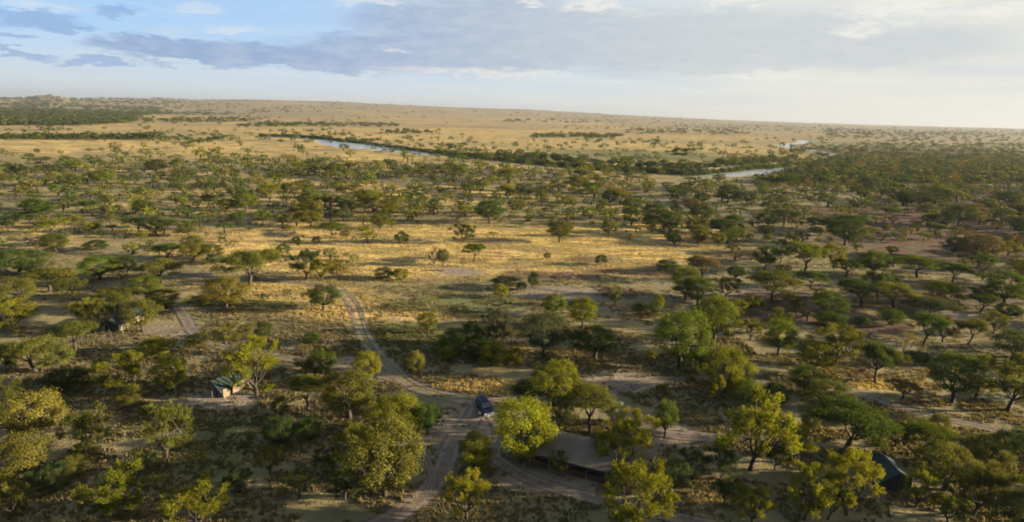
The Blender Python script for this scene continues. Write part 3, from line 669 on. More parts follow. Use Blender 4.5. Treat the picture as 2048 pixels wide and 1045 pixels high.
# labels: each tree is told by its look and its rank beside the nearest landmark
LANDMARKS = [(967, 830, 'the dark blue vehicle'), (1130, 915, 'the grey mess tent'), (1765, 950, 'the dark green tent'), (440, 785, 'the nearer cream tent'), (235, 655, 'the farther cream tent'),
  (500, 572, 'the lone umbrella acacia'), (647, 620, 'the round trackside tree'), (780, 735, 'the bend of the two-rut track'), (960, 710, 'the dark thicket'), (1352, 738, 'the thick dark trunk'),
  (1735, 660, 'the burnt ground'), (1480, 515, 'the black ash patch'), (1200, 530, 'the small lone dark bush'), (803, 486, 'the half-brown bush'), (900, 545, 'the pale bare patch'), (820, 1010, 'the wide dirt road'),
  (1850, 830, 'the grey road on the right'), (1230, 765, 'the dirt clearing'), (1690, 908, 'the widest dark acacia'), (1118, 485, 'the round clearing acacia'), (70, 300, 'the yellow field on the left'),
  (740, 300, 'the open water'), (1490, 345, 'the right-hand river pool'), (250, 400, 'the left woodland middle'), (1950, 420, 'the darkest burnt belt'), (430, 900, 'the green grass hollow'), (100, 900, 'the lower left corner'), (1700, 430, 'the grey right-hand belt'),
  (500, 440, 'the belt past the umbrella acacia'), (1000, 400, 'the belt before the river'), (1300, 400, 'the belt under the riverbank'), (20, 500, 'the left edge halfway up'), (2040, 560, 'the right edge halfway up')]
ORD = ['first', 'second', 'third', 'fourth', 'fifth', 'sixth', 'seventh', 'eighth', 'ninth', 'tenth', 'eleventh', 'twelfth', '13th', '14th', '15th', '16th', '17th', '18th', '19th', '20th']
def name_all(lst, noun):
    cells = {}
    for t in lst:
        if t['label']: continue
        best = min(LANDMARKS, key=lambda L: math.hypot(L[0] - t['px'], 2.0 * (L[1] - t['py'])))
        dx, dy = t['px'] - best[0], (t['py'] - best[1]) * 2.0
        ang = math.degrees(math.atan2(-dy, dx)) % 360
        rel = ['right of', 'behind and right of', 'behind', 'behind and left of', 'left of', 'in front and left of', 'in front of', 'in front and right of'][int((ang + 22.5) // 45) % 8]
        cells.setdefault((best[2], rel), []).append((math.hypot(dx, dy), t))
    for (lm, rel), ts in cells.items():
        by = {}
        for dist, t in sorted(ts, key=lambda v: v[0]): by.setdefault((t['c'], t['kind']), []).append(t)
        for (c_, kd), tt in by.items():
            for i, t in enumerate(tt):
                o_ = '' if len(tt) == 1 else (ORD[i] + ' nearest ' if i else 'nearest ')
                t['label'] = f"{o_}{COLWORD[c_]} {SHAPEWORD[kd]} {noun} {rel} {lm}".replace('bare-twigged shrub', 'bare shrub')
                if len(t['label'].replace('-', ' ').split()) > 16: t['label'] = t['label'].replace(' ' + SHAPEWORD[kd], '').replace('behind and', 'behind,').replace('in front and', 'in front,')
name_all(acacias, 'acacia'); name_all(bushes, 'bush'); name_all(dead, 'shrub')
for i, t in enumerate(sorted(RIVERSIDE, key=lambda t: t['px'])):
    k = i + 1; o_ = 'leftmost' if i == 0 else (ORD[i] if i < 20 else f"{k}{'st' if k % 10 == 1 else 'nd' if k % 10 == 2 else 'rd' if k % 10 == 3 else 'th'}")
    t['label'] = f"{COLWORD[t['c']]} riverside tree, {o_ + ' from the left' if i else 'leftmost'} in the row on the far bank"
def plant(t, name, cat, group):
    k = rs.randint(0, {'u': 5, 'r': 5, 'f': 5, 'b': 4, 'd': 3}[t['kind']])
    tm, cm = variant(t['kind'], int(k), 'near' if t['pw'] > 34 else 'mid')
    o = empty(name, t['p'] - np.array([0, 0, 0.05]), rs.uniform(0, 6.28))
    o.scale = (t['w'], t['w'] * rs.uniform(0.9, 1.08), t['h'])
    tag(o, t['label'], cat, group)
    link('trunk', tm, o); c_ = link('crown', cm, o)
    jit = rs.uniform(0.85, 1.15); hue = rs.uniform(-0.07, 0.07); b_ = LEAFCOL[t['c']]
    c_.color = (b_[0] * jit * (1 + hue), b_[1] * jit, b_[2] * jit, 1)
for t in acacias: plant(t, 'acacia_tree', 'tree', 'acacia trees scattered over the savanna')
for t in bushes: plant(t, 'bush', 'bush', 'bushes scattered over the savanna')
for t in dead: plant(t, 'dry_shrub', 'shrub', 'dry shrubs with bare twigs')
for t in RIVERSIDE: plant(t, 'riverside_tree', 'tree', 'green trees along the far river bank')

# the rest of the woodland, too many and too small to count
def mass(name, items, nleaf, leaf, label, woody=True, nvar=5):
    tmpl = {}
    Vs, Fs, Cs, Ts = [], [], [], []; n0 = 0; WV, WF = [], []; w0 = 0
    q = np.random.RandomState(77)
    for t in items:
        kd = t['kind']; k = q.randint(nvar)
        if (kd, k) not in tmpl: tmpl[(kd, k)] = tree_arrays(kd, 500 + 31 * k + ord(kd), nleaf, leaf)
        (wv, wf), (lv, lf, ti) = tmpl[(kd, k)]
        a = q.uniform(0, 6.28); R = np.array([[math.cos(a), -math.sin(a), 0], [math.sin(a), math.cos(a), 0], [0, 0, 1]])
        S = np.array([t['w'], t['w'], t['h']])
        Vs.append((lv @ R.T) * S + t['p']); Fs.append(lf + n0); n0 += len(lv)
        c_ = np.array(LEAFCOL[t['c']]) * q.uniform(0.8, 1.2); Cs.append(np.tile(np.append(c_, 1), (len(lv), 1))); Ts.append(ti)
        if woody:
            nt = 4 * 7; WV.append((wv[:nt] @ R.T) * S * [1.6, 1.6, 1.9] + t['p']); WF.append(wf[wf.max(1) < nt] + w0); w0 += nt
    me = new_mesh(name, np.concatenate(Vs), np.concatenate(Fs), LEAF_V)
    color_attr(me, 'col', np.concatenate(Cs)); ti = np.concatenate(Ts); color_attr(me, 'tint', np.stack([ti, ti, ti, np.ones_like(ti)], 1))
    o = link(name, me); tag(o, label, 'woodland', None, 'stuff')
    if woody: tag(link('trunks', new_mesh('trunks', np.concatenate(WV), np.concatenate(WF), BARK), o), kind='stuff')
X, Y, q = jitter_grid(150, 620, -0.86, 0.86, 6.0, 18)
d_ = dens(X, Y); keep = (q.rand(len(X)) < (0.10 + 26 * d_) * (d_ > 0.0006)) & (river_cut(X, Y) < 0.02) & (track_val(X, Y) < 0.05)
X, Y = X[keep], Y[keep]; Z = height(X, Y)
for x, y, z in zip(X, Y, Z):
    W = float(q.uniform(0.9, 3.0)); rest.append(dict(p=np.array([x, y, z]), w=W, h=W * q.uniform(0.5, 0.9), kind='b', c=str(q.choice(list('oogdank')))))
mass('distant_woodland', rest, 260, 0.115, 'small scattered acacias of the woodland belt before and beyond the river')
X, Y, q = jitter_grid(46, 175, -0.84, 0.84, 3.0, 28)
keep = (q.rand(len(X)) < 0.16 * sstep(0.40, 0.62, fbm(X / 14, Y / 14, 83, 3))) & (track_val(X, Y) < 0.02) & (zone_val(X, Y, Z_BARE, 13, 9) < 0.2) & (zone_val(X, Y, Z_GOLD[:4], 11, 14) < 0.5)
scrub = []
for x, y in zip(X[keep], Y[keep]):
    pp = pix((x, y, 0))
    if 1030 < pp[0] < 1240 and 850 < pp[1] < 960: continue
    W = float(q.uniform(0.5, 1.7)); scrub.append(dict(p=np.array([x, y, float(height(x, y))]), w=W, h=W * q.uniform(0.45, 0.9), kind=str(q.choice(list('bbf'))), c=str(q.choice(list('oandkgn')))))
X, Y, q = jitter_grid(130, 300, -0.35, 0.36, 6.0, 29)
keep = (q.rand(len(X)) < 0.13) & (track_val(X, Y) < 0.02)
for x, y in zip(X[keep], Y[keep]):
    W = float(q.uniform(0.5, 1.5)); scrub.append(dict(p=np.array([x, y, float(height(x, y))]), w=W, h=W * q.uniform(0.4, 0.8), kind='b', c=str(q.choice(list('oanxnk')))))
mass('low_scrub', scrub, 150, 0.15, 'low olive and brown scrub between the trees round the camp', woody=False)
bpy.data.objects['low_scrub']['category'] = 'scrub'
# far clumps and lines of trees on the plain beyond
q = np.random.RandomState(31); FAR = []
def far_clump(x0, x1, y0, y1, n_, size, cols='ggdo', flat=0.62):
    for _ in range(n_):
        px, py = q.uniform(x0, x1), np.clip(q.normal((y0 + y1) / 2, abs(y1 - y0) / 3), min(y0, y1), max(y0, y1)) + (0)
        p = at(px, py); W = size * q.uniform(0.6, 1.4)
        p[2] = float(flat_height(p[0], p[1]))
        FAR.append(dict(p=p, w=W, h=W * flat * q.uniform(0.8, 1.2), kind='r', c=str(q.choice(list(cols)))))
for i in range(2600):     # wooded rise on the left
    py = 210 + 42 * q.rand() ** 1.2; xm = np.interp(py, [208, 215, 225, 235, 246, 253], [330, 300, 290, 215, 235, 90]) + q.normal(0, 18) + 50
    px = q.uniform(-120, max(xm, 0)); p = at(px, py); d = np.hypot(p[0], p[1]); W = q.uniform(8, 14) * (1 + d / 4000)
    FAR.append(dict(p=p, w=W, h=W * 0.55, kind='r', c=str(q.choice(list('gkdok')))))
for args in [(0, 310, 274, 281, 120, 8), (300, 480, 272, 288, 60, 7), (480, 600, 249, 254, 50, 9), (600, 800, 248, 254, 55, 9), (760, 885, 263, 269, 55, 9), (1065, 1245, 270, 277, 90, 9), (1280, 1500, 262, 270, 60, 9), (1100, 1560, 252, 262, 50, 10),
             (330, 520, 236, 246, 90, 9), (330, 720, 209, 222, 200, 17), (500, 760, 226, 229, 70, 13), (720, 1000, 219, 230, 130, 17), (1000, 1500, 232, 246, 220, 16), (1350, 1720, 246, 262, 150, 13), (1650, 2060, 258, 272, 200, 16), (150, 420, 200, 204, 60, 26), (420, 800, 203, 209, 90, 26), (800, 1200, 216, 224, 90, 24), (250, 470, 226, 231, 60, 11), (560, 690, 262, 275, 40, 7),
             (640, 980, 276, 306, 26, 6), (1050, 1500, 285, 312, 60, 6), (870, 1100, 310, 322, 40, 7), (1000, 1300, 314, 326, 45, 7), (1640, 2060, 262, 285, 160, 12), (1560, 1650, 296, 312, 40, 8),
             (680, 760, 281, 284, 26, 7), (760, 990, 291, 312, 60, 7), (300, 322, 277, 279, 2, 14, 'kk')]:
    far_clump(*args)
for x0, x1, y0, y1, n_ in [(330, 720, 208, 222, 90), (500, 760, 226, 229, 34), (720, 1000, 220, 230, 60), (1000, 1500, 231, 246, 110), (1350, 1720, 246, 262, 80), (1650, 2060, 256, 274, 110), (150, 420, 200, 205, 50), (420, 800, 203, 210, 70), (800, 1250, 214, 226, 90), (1200, 1700, 234, 248, 90), (250, 470, 226, 231, 34), (320, 560, 238, 246, 40), (480, 800, 248, 254, 46), (1065, 1245, 270, 277, 26), (1250, 1500, 258, 268, 40), (0, 320, 274, 280, 34)]:
    far_clump(x0, x1, y0, y1, int(n_ * 1.7), 26 if y0 < 235 else 16, 'gddk', 0.33)
for i in range(1100):   # bank scrub following the far side of the channel
    u = q.rand(); P = RIVERS[0]; k = u * (len(P) - 1.001); j = int(k); p3 = P[j] + (P[j + 1] - P[j]) * (k - j); p2 = p3[:2]
    rr = np.hypot(*p2); off = p3[2] * 1.15 + q.uniform(1, 16); p2 = p2 * (1 + off / rr)
    W = q.uniform(4, 8); FAR.append(dict(p=np.array([p2[0], p2[1], float(height(p2[0], p2[1]))]), w=W, h=W * 0.62, kind='b', c=str(q.choice(list('gdgk')))))
for i in range(2600):   # burnt and grey woodland stretching away on the right
    py = 288 + 80 * q.rand(); xm = np.interp(py, [285, 300, 325, 345, 370], [1760, 1640, 1640, 1560, 1500]) + q.normal(0, 25)
    px = q.uniform(xm, 2200); p = at(px, py); W = q.uniform(5, 10)
    if river_cut(p[0], p[1]) > 0.02: continue
    FAR.append(dict(p=p, w=W, h=W * 0.6, kind='r', c=str(q.choice(list('gdkogn')))))
for i in range(600):   # single dots of trees far across the plain
    py = 212 + 60 * q.rand() ** 1.5 + 0.0; px = q.uniform(-50, 2100); py += px * 0.0275
    p = at(px, py); d = np.hypot(p[0], p[1])
    if d < 600 or (zone_val(p[0:1], p[1:2], [zone(1000, 258, 380, 18)], 41, 300)[0] > 0.3 and q.rand() < 0.93): continue
    W = q.uniform(5, 10) * (1 + d / 5000); FAR.append(dict(p=p, w=W, h=W * 0.6, kind='r', c=str(q.choice(list('gdkoo')))))
FAR = [t for t in FAR if t['p'][1] > 300 and 350 < math.hypot(t['p'][0], t['p'][1]) < 12000 and t['w'] < 60]
mass('far_woodland', FAR, 46, 0.27, 'dark lines and patches of trees far across the plain', woody=False)

# ------------------------------------------------------------------ grass tufts
def grass():
    q = np.random.RandomState(3); n_ = 300000
    r = np.sqrt(q.uniform(42 ** 2, 300 ** 2, n_ * 2)); keep = q.rand(len(r)) < np.clip((130 / r), 0.3, 1); r = r[keep][:n_]
    a = q.uniform(-0.86, 0.86, len(r)); x, y = np.sin(a) * r, np.cos(a) * r
    bare = np.maximum(zone_val(x, y, Z_BARE, 13, 9), track_val(x, y)); gold = zone_val(x, y, Z_GOLD, 11, 14); green = zone_val(x, y, Z_GREEN_SHADE, 12, 16); burnt = zone_val(x, y, Z_BURNT_DIM, 14, 12)
    k = (q.rand(len(x)) < (0.8 + 0.2 * gold) * (1 - 0.96 * bare) * (1 - 0.85 * burnt)) & (0.5 * fbm(x / 6, y / 6, 61, 3) + 0.5 * fbm(x / 24, y / 5, 63, 3) + 0.1 * gold > 0.43)
    k &= q.rand(len(x)) < 1 - 0.62 * sstep(95, 175, r)
    x, y, gold, green, r = x[k], y[k], gold[k], green[k], r[k]; n_ = len(x)
    z = height(x, y)
    base = np.array([0.098, 0.082, 0.046]) * np.ones((n_, 1)); goldc = np.array([0.280, 0.212, 0.092]); greenc = np.array([0.066, 0.070, 0.024])
    c_ = base + (goldc - base) * gold[:, None] * 0.9; c_ = c_ + (greenc - c_) * green[:, None] * 0.8; c_ *= q.uniform(0.8, 1.2, (n_, 1))
    B = 6
    hgt = (0.20 + 0.34 * q.rand(n_)) * (1 - 0.35 * sstep(90, 170, r)); V = np.zeros((n_, B, 3, 3)); wd = hgt * 0.22 * (1 + r / 260)
    for b in range(B):
        t = q.uniform(0, 6.28, n_); ox, oy = q.normal(0, 0.16, n_), q.normal(0, 0.16, n_); lx, ly = q.normal(0, 0.28, n_) * hgt, q.normal(0, 0.28, n_) * hgt
        dx, dy = np.cos(t) * wd, np.sin(t) * wd
        V[:, b, 0] = np.stack([x + ox - dx, y + oy - dy, z - 0.03], 1); V[:, b, 1] = np.stack([x + ox + dx, y + oy + dy, z - 0.03], 1)
        V[:, b, 2] = np.stack([x + ox + lx, y + oy + ly, z + hgt * q.uniform(0.7, 1.1, n_)], 1)
    V = V.reshape(-1, 3); me = new_mesh('dry_grass', V, np.arange(len(V)).reshape(-1, 3), LEAF_V)
    C = np.repeat(np.column_stack([c_, np.ones(n_)]), B * 3, 0); color_attr(me, 'col', C); color_attr(me, 'tint', np.ones((len(V), 4)))
    tag(link('dry_grass', me), 'dry golden and greyish grass tufts over the savanna', 'grass', None, 'stuff')
grass()

# ------------------------------------------------------------------ built things
def box(bm_V, bm_F, c0, c1, bev=0.0):
    (x0, y0, z0), (x1, y1, z1) = c0, c1; n0 = len(bm_V)
    bm_V += [(x0, y0, z0), (x1, y0, z0), (x1, y1, z0), (x0, y1, z0), (x0, y0, z1), (x1, y0, z1), (x1, y1, z1), (x0, y1, z1)]
    bm_F += [tuple(n0 + k for k in f) for f in ((3, 2, 1, 0), (4, 5, 6, 7), (0, 1, 5, 4), (1, 2, 6, 5), (2, 3, 7, 6), (3, 0, 4, 7))]
def part(name, V, Fq, mat, parent, bev=0.0, smooth=False):
    me = new_mesh(name, V, Fq, mat, smooth); o = link(name, me, parent)
    if bev:
        md = o.modifiers.new('bevel', 'BEVEL'); md.width = bev; md.segments = 2; md.limit_method = 'ANGLE'; md.angle_limit = math.radians(35)
    return o
def boxpart(name, c0, c1, mat, parent, bev=0.02):
    V, Fq = [], []; box(V, Fq, c0, c1); return part(name, V, Fq, mat, parent, bev)
def tubepart(name, pts, r, mat, parent, sides=8):
    V, Fq = tube(pts, r, r, sides); Fq = [tuple(f) for f in Fq]; n_ = len(V)
    Fq += [tuple(range(sides))[::-1], tuple(range(n_ - sides, n_))]
    return part(name, V, Fq, mat, parent)
PAINT = principled('dark navy paint', (0.005, 0.009, 0.026), 0.5, 0.0, 0.1, 2, 0.10); GLASS = principled('dark glass', (0.030, 0.042, 0.065), 0.15, 0, 0.05, 2, 0.35)
TYRE = principled('tyre rubber', (0.015, 0.015, 0.015), 0.9); RIM = principled('steel rim', (0.35, 0.35, 0.36), 0.35, 0.8); LAMP = principled('headlamp glass', (0.30, 0.31, 0.31), 0.2, 0, 0.05, 3, 0.7)
CHROME = principled('grey bumper steel', (0.16, 0.17, 0.18), 0.4, 0.6); BLACKP = principled('black plastic', (0.02, 0.02, 0.022), 0.6)

def loft(sections):
    """sections: list of (x, [(y, z) ...]) closed rings"""
    V, Fq = [], []; k = len(sections[0][1])
    for x, ring in sections:
        V += [(x, y, z) for y, z in ring]
    for i in range(len(sections) - 1):
        for j in range(k): Fq.append((i * k + j, i * k + (j + 1) % k, (i + 1) * k + (j + 1) % k, (i + 1) * k + j))
    Fq += [tuple(range(k))[::-1], tuple(range(len(V) - k, len(V)))]
    return V, Fq
def vehicle(loc, rz):
    t = empty('parked_vehicle', loc, rz)
    tag(t, 'dark navy blue off-road vehicle parked on the track junction', 'vehicle')
    def low(w, z0, z1): return [(-w, z0 + .12), (-w * .94, z0), (w * .94, z0), (w, z0 + .12), (w, z1 - .10), (w * .93, z1), (-w * .93, z1), (-w, z1 - .10)]
    V, Fq = loft([(-2.42, low(.86, .62, 1.02)), (-2.36, low(.93, .48, 1.10)), (-1.9, low(.95, .42, 1.14)), (0.9, low(.95, .42, 1.12)), (1.15, low(.95, .42, 1.10)), (2.1, low(.93, .44, 1.02)), (2.34, low(.88, .50, .94)), (2.40, low(.80, .56, .84))])
    part('body', V, Fq, PAINT, t, 0.03, True)
    def cab(w0, w1, z1): return [(-w0, 1.08), (w0, 1.08), (w1, z1 - .07), (w1 - .10, z1), (-w1 + .10, z1), (-w1, z1 - .07)]
    V, Fq = loft([(-2.30, cab(.90, .84, 1.16)), (-2.14, cab(.90, .76, 1.80)), (-1.9, cab(.90, .75, 1.88)), (0.05, cab(.90, .75, 1.88)), (0.30, cab(.90, .77, 1.82)), (0.98, cab(.90, .86, 1.15))])
    part('cabin', V, Fq, PAINT, t, 0.02, True)
    # glazing set 3 mm and more proud of the cabin faces
    def pane(name, q): part(name, [tuple(v) for v in q] + [(v[0] * .99, v[1] * .97, v[2] - .02) for v in q], [(0, 1, 2, 3), (7, 6, 5, 4), (0, 4, 5, 1), (1, 5, 6, 2), (2, 6, 7, 3), (3, 7, 4, 0)], GLASS, t)
    pane('windscreen', [(0.97, -.78, 1.19), (0.97, .78, 1.19), (0.36, .68, 1.80), (0.36, -.68, 1.80)])
    pane('rear_window', [(-2.305, .74, 1.22), (-2.305, -.74, 1.22), (-2.17, -.66, 1.74), (-2.17, .66, 1.74)])
    for s_ in (-1, 1):
        for x0, x1 in ((-1.98, -1.16), (-1.08, -.32), (-.24, .30)):
            q_ = [(x0, s_ * .895, 1.20), (x1 + (.28 if x1 > 0 else 0), s_ * .895, 1.20), (x1, s_ * .785, 1.74), (x0, s_ * .785, 1.74)]
            pane('side_window', q_ if s_ < 0 else q_[::-1])
        boxpart('door_mirror', (0.62, s_ * 1.02 - .09, 1.18), (0.76, s_ * 1.02 + .09, 1.36), BLACKP, t, .02)
        boxpart('headlight', (2.36, s_ * .62 - .16, .72), (2.425, s_ * .62 + .16, .90), LAMP, t, .02)
        boxpart('roof_rail', (-1.9, s_ * .62 - .03, 1.90), (0.0, s_ * .62 + .03, 1.96), CHROME, t, .01)
        for x in (-1.45, 1.45):
            wh = []; Vw, Fw = [], []
            for yy, r_ in ((-.13, .30), (-.12, .37), (-.06, .395), (.06, .395), (.12, .37), (.13, .30)):
                Vw += [(x + r_ * math.cos(k * math.pi / 12), s_ * .86 + yy, .395 + r_ * math.sin(k * math.pi / 12)) for k in range(24)]
            for i in range(5):
                Fw += [(i * 24 + k, i * 24 + (k + 1) % 24, (i + 1) * 24 + (k + 1) % 24, (i + 1) * 24 + k) for k in range(24)]
            Fw += [tuple(range(24)), tuple(range(120, 144))[::-1]]
            wo = part('wheel', Vw, Fw, TYRE, t, 0, False)
            Vr = [(x + r_ * math.cos(k * math.pi / 8), s_ * (.86 + d_), .395 + r_ * math.sin(k * math.pi / 8)) for r_, d_ in ((.24, .134), (.20, .12), (.07, .155)) for k in range(16)]
            Fr = [(i * 16 + k, i * 16 + (k + 1) % 16, (i + 1) * 16 + (k + 1) % 16, (i + 1) * 16 + k) for i in range(2) for k in range(16)] + [tuple(range(32, 48))]
            part('rim', Vr, Fr, RIM, wo)
    boxpart('front_bumper', (2.30, -.86, .44), (2.52, .86, .62), CHROME, t, .04)
    boxpart('grille', (2.37, -.42, .66), (2.43, .42, .88), CHROME, t, .01)
    boxpart('number_plate', (2.52, -.24, .47), (2.535, .24, .58), LAMP, t, .003)
    boxpart('rear_bumper', (-2.54, -.86, .46), (-2.38, .86, .62), BLACKP, t, .04)
    V = [(2.36 + 0, 0, 0)]
    Vs, Fs = [], []
    for xx, r_ in ((-2.38, .30), (-2.40, .37), (-2.56, .37), (-2.58, .30)):
        Vs += [(xx, .15 + r_ * math.cos(k * math.pi / 10), 1.05 + r_ * math.sin(k * math.pi / 10)) for k in range(20)]
    for i in range(3): Fs += [(i * 20 + k, i * 20 + (k + 1) % 20, (i + 1) * 20 + (k + 1) % 20, (i + 1) * 20 + k) for k in range(20)]
    Fs += [tuple(range(20))[::-1], tuple(range(60, 80))]
    part('spare_wheel', Vs, Fs, TYRE, t)
a, b = at(961, 809), at(978, 838); d = b - a; mid = (a + b) / 2; mid[2] = float(height(mid[0], mid[1])) + 0.03
print('vehicle span', np.hypot(d[0], d[1]))
vehicle(mid, math.atan2(d[1], d[0]))

TEAL = principled('teal canvas', (0.003, 0.010, 0.009), 0.85, var=0.2, scale=1.5); CREAM = principled('cream canvas', (0.085, 0.072, 0.046), 0.9, var=0.15, scale=1.2); SHADED_CREAM = principled('shaded cream canvas', (0.08, 0.075, 0.08), 0.9, var=0.15)  # shade on the tent's gable is put into the greyer canvas colour
DARKG = principled('dark green canvas', (0.004, 0.017, 0.017), 0.85, var=0.25, scale=1.2); NAVY = principled('navy canvas', (0.008, 0.011, 0.020), 0.9, var=0.2); MESSC = principled('grey weathered canvas', (0.074, 0.063, 0.048), 0.9, var=0.22, scale=0.5)
POLEM = principled('pole', (0.11, 0.08, 0.055), 0.8); ROPE = principled('rope', (0.45, 0.42, 0.36), 0.9); MESHW = principled('dark window mesh', (0.02, 0.02, 0.02), 0.9); REDW = principled('red brown matting', (0.040, 0.017, 0.012), 0.9, var=0.35, scale=3)
def ridge_tent(loc, rz, L, W, Hh, label, roofm, wallm, frontm, detail):
    """x runs along the ridge, the front gable is at x = 0"""
    t = empty('ridge_tent', loc, rz); tag(t, label, 'tent', 'safari tents under the trees')
    ez = Hh * 0.56; o_ = 0.35; hw = W / 2
    V, Fq = [], []
    nx, ny = 9, 5                       # fly sheet, sagging a little between its poles
    for side in (-1, 1):
        n0 = len(V)
        for i in range(nx):
            for j in range(ny):
                u, v = i / (nx - 1), j / (ny - 1)
                sag = 0.05 * math.sin(math.pi * u) * (0.4 + math.sin(math.pi * v) * .8)
                V.append((-0.9 + (L + 1.3) * u, side * (hw + o_) * v, Hh + 0.18 - (Hh - ez + 0.10) * v ** 0.92 - sag))
        Fq += [(n0 + i * ny + j, n0 + (i + 1) * ny + j, n0 + (i + 1) * ny + j + 1, n0 + i * ny + j + 1)[::side] for i in range(nx - 1) for j in range(ny - 1)]
    ro = part('roof', V, Fq, roofm, t, 0, False); md = ro.modifiers.new('thick', 'SOLIDIFY'); md.thickness = 0.03
    V = [(0, -hw, 0), (L, -hw, 0), (L, hw, 0), (0, hw, 0), (0, -hw, ez - .05), (L, -hw, ez - .05), (L, hw, ez - .05), (0, hw, ez - .05), (0, 0, Hh - .08), (L, 0, Hh - .08)]
    part('wall', V, [(0, 1, 5, 4), (2, 3, 7, 6), (1, 2, 6, 9, 5), (4, 5, 9, 8), (6, 7, 8, 9), (3, 2, 1, 0)], wallm, t)
    part('front_panel', [(-.004, -hw, 0), (-.004, hw, 0), (-.004, hw, ez - .05), (-.004, 0, Hh - .08), (-.004, -hw, ez - .05)], [(4, 3, 2, 1, 0)], frontm, t)
    part('door', [(-.012, -.45, .03), (-.012, .45, .03), (-.012, .38, ez + .15), (-.012, -.38, ez + .15)], [(3, 2, 1, 0)], MESHW, t)
    if detail:
        for side in (-1, 1):
            for k in range(3):
                x0 = L * (0.12 + 0.30 * k); part('window', [(x0, side * (hw + .006), .75), (x0 + L * .17, side * (hw + .006), .75), (x0 + L * .17, side * (hw + .006), ez - .35), (x0, side * (hw + .006), ez - .35)], [(0, 1, 2, 3)[::-side]], MESHW, t)
    for x in (-0.85, L + .35):
        tubepart('pole', [(x, 0, 0), (x, 0, Hh + .14)], .04, POLEM, t)
    for x in (-.7, L * .33, L * .66, L + .2):
        for side in (-1, 1): tubepart('guy_rope', [(x, side * (hw + o_ - .02), ez - .02), (x, side * (hw + 1.9), 0)], .018, ROPE, t, 4)
    return t
def place_tent(front_a, front_b, side_b, L, W, Hh, *args):
    a, b, c_ = at(*front_a), at(*front_b), at(*side_b); f = (a + b) / 2; d = c_ - b
    f[2] = float(height(f[0], f[1])); print('tent', np.linalg.norm(b - a), np.linalg.norm(d))
    ridge_tent(f, math.atan2(d[1], d[0]), L, W, Hh, *args)
place_tent((420, 786), (448, 799), (504, 771), 6.6, 3.3, 3.0, 'cream-walled tent with a teal roof, the nearer one on the left', TEAL, CREAM, SHADED_CREAM, True)
place_tent((214, 662), (236, 666), (297, 636), 7.5, 3.2, 2.9, 'cream-walled tent with a teal roof, the farther one among acacias', TEAL, CREAM, NAVY, True)
r1, r2 = at0(1758, 907, 3.1), at0(1795, 942, 3.1); d = r1 - r2; print('tent3', np.linalg.norm(d))
r2[2] = float(height(r2[0], r2[1]))
ridge_tent(r2, math.atan2(d[1], d[0]), float(np.linalg.norm(d)) - 0.4, 4.6, 3.1, 'dark green tent in deep shade below the wide dark acacia', DARKG, NAVY, NAVY, False)

# mess tent: long low canvas roof on poles, open and dark in front
fl, fr, bl = at0(1060, 901, 2.3), at0(1214, 939, 2.3), at0(1101, 856, 2.6)
ex = fr - fl; Lm = float(np.hypot(ex[0], ex[1])); rzm = math.atan2(ex[1], ex[0]); ey = np.array([-math.sin(rzm), math.cos(rzm)])
Wm = float((bl - fl)[:2] @ ey); print('mess', Lm, Wm)
base = fl.copy(); base[2] = float(height(base[0], base[1]))
t = empty('mess_tent', base, rzm); tag(t, 'long grey canvas mess tent with a low roof and open dark front', 'tent')
V, Fq = [], []; nx, ny = 25, 13
for i in range(nx):
    for j in range(ny):
        u, v = i / (nx - 1), j / (ny - 1); x, y = -.4 + (Lm + .8) * u, -.5 + (Wm + 1.0) * v
        z = 2.25 + 1.45 * (v / .66 if v < .66 else (1 - v) / .34) - 0.07 * abs(math.sin(math.pi * u * 4)) * (0.2 + v * (1 - v) * 2) - 0.05 * float(vnoise(u * 9, v * 7, 3))
        V.append((x, y, z))
Fq = [(i * ny + j, (i + 1) * ny + j, (i + 1) * ny + j + 1, i * ny + j + 1) for i in range(nx - 1) for j in range(ny - 1)]
ro = part('roof', V, Fq, MESSC, t, 0, False); md = ro.modifiers.new('thick', 'SOLIDIFY'); md.thickness = 0.04
boxpart('valance', (-.4, -.53, 1.98), (Lm + .4, -.505, 2.27), NAVY, t, 0)
boxpart('back_wall', (0, Wm - .1, 0), (Lm, Wm - .04, 2.2), NAVY, t, 0)
for x in (0, Lm): boxpart('side_wall', (x - .03, .05, 0), (x + .03, Wm - .11, 2.2), NAVY, t, 0)
for k in range(4):
    if k != 1: boxpart('matting_panel', (Lm * k / 4 + .12, .05, 0.05), (Lm * (k + 1) / 4 - .12, .10, 0.9), REDW, t, 0)
for k in range(5): tubepart('pole', [(Lm * k / 4, 0, -.05), (Lm * k / 4, 0, 2.32)], .06, POLEM, t)

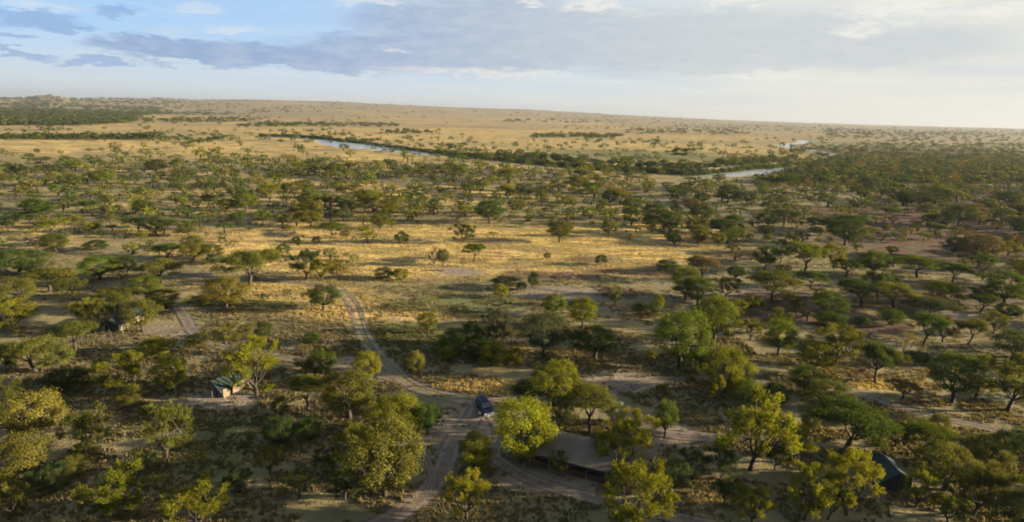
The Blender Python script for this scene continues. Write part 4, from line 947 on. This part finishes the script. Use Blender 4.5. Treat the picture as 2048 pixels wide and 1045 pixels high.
# fallen log, brushwood heaps and a pale rock
a, b = at(857, 542), at(888, 543); V, Fq = tube([a + [0, 0, .15], (a + b) / 2 + [0, 0.2, .22], b + [0, 0, .2]], .22, .12, 8)
tag(link('fallen_log', new_mesh('fallen_log', V, Fq, DEADWOOD, True)), 'dark fallen log lying on the pale bare patch', 'log')
q = np.random.RandomState(9)
for (px, py, pw), lab in (((1735, 672, 74), 'dark heap of burnt brushwood at the burnt ground'), ((1228, 592, 70), 'grey brushwood heap beside the vase-shaped shrub'), ((1130, 556, 56), 'low grey brushwood heap behind the pale path'), ((1560, 640, 60), 'low dark brushwood left of the burnt ground')):
    p = at(px, py); W = pw * depth(p) / F; so = Soup()
    for k in range(160):
        c_ = np.array([q.normal(0, W / 4.5), q.normal(0, W / 6), 0]); hh = max(0.1, 0.9 * math.exp(-((c_[0] / (W / 3)) ** 2 + (c_[1] / (W / 5)) ** 2))); c_[2] = q.uniform(0, hh)
        d_ = q.normal(0, 1, 3); d_[2] *= .35; d_ /= np.linalg.norm(d_); l_ = q.uniform(.5, 1.5)
        so.add(*tube([c_ - d_ * l_ / 2, c_ + q.normal(0, .06, 3), c_ + d_ * l_ / 2], .06, .02, 4))
    V, Fq = so.arr(); o = link('brushwood_heap', new_mesh('brushwood_heap', V, Fq, BURNTW if 'burnt' in lab or 'dark' in lab else DEADWOOD)); o.location = p; tag(o, lab, 'brushwood', None, 'stuff')
p = at(1238, 810); V, Fq = [], []
for i in range(7):
    for k in range(10):
        th, ph = math.pi * i / 6, 2 * math.pi * k / 10; r_ = q.uniform(.8, 1.1) if 0 < i < 6 else 1
        V.append((r_ * .75 * math.sin(th) * math.cos(ph), r_ * .5 * math.sin(th) * math.sin(ph), .2 + r_ * .42 * math.cos(th)))
Fq = [(i * 10 + k, i * 10 + (k + 1) % 10, (i + 1) * 10 + (k + 1) % 10, (i + 1) * 10 + k) for i in range(6) for k in range(10)]
o = link('pale_rock', new_mesh('pale_rock', V, [f[::-1] for f in Fq], principled('pale stone', (0.42, 0.40, 0.38), 0.9))); o.location = p; tag(o, 'small pale rock behind the dark round bush by the mess tent', 'rock')

# ------------------------------------------------------------------ haze over the whole plain
HZ = 0.00006
if HZ:
    V, Fq = [], []; box(V, Fq, (-15600, -15600, -12), (15600, 15600, 230))
    mt, n = new_mat('haze'); vol = n.n('ShaderNodeVolumePrincipled'); vol.inputs['Density'].default_value = HZ; vol.inputs['Density Attribute'].default_value = ''
    vol.inputs['Color'].default_value = (0.215, 0.245, 0.300, 1); vol.inputs['Anisotropy'].default_value = 0.2
    n.put(n.n('ShaderNodeOutputMaterial').inputs[1], vol.outputs[0])
    tag(link('haze', new_mesh('haze', V, Fq, mt)), 'thin pale haze over the far plain', 'haze', None, 'stuff')
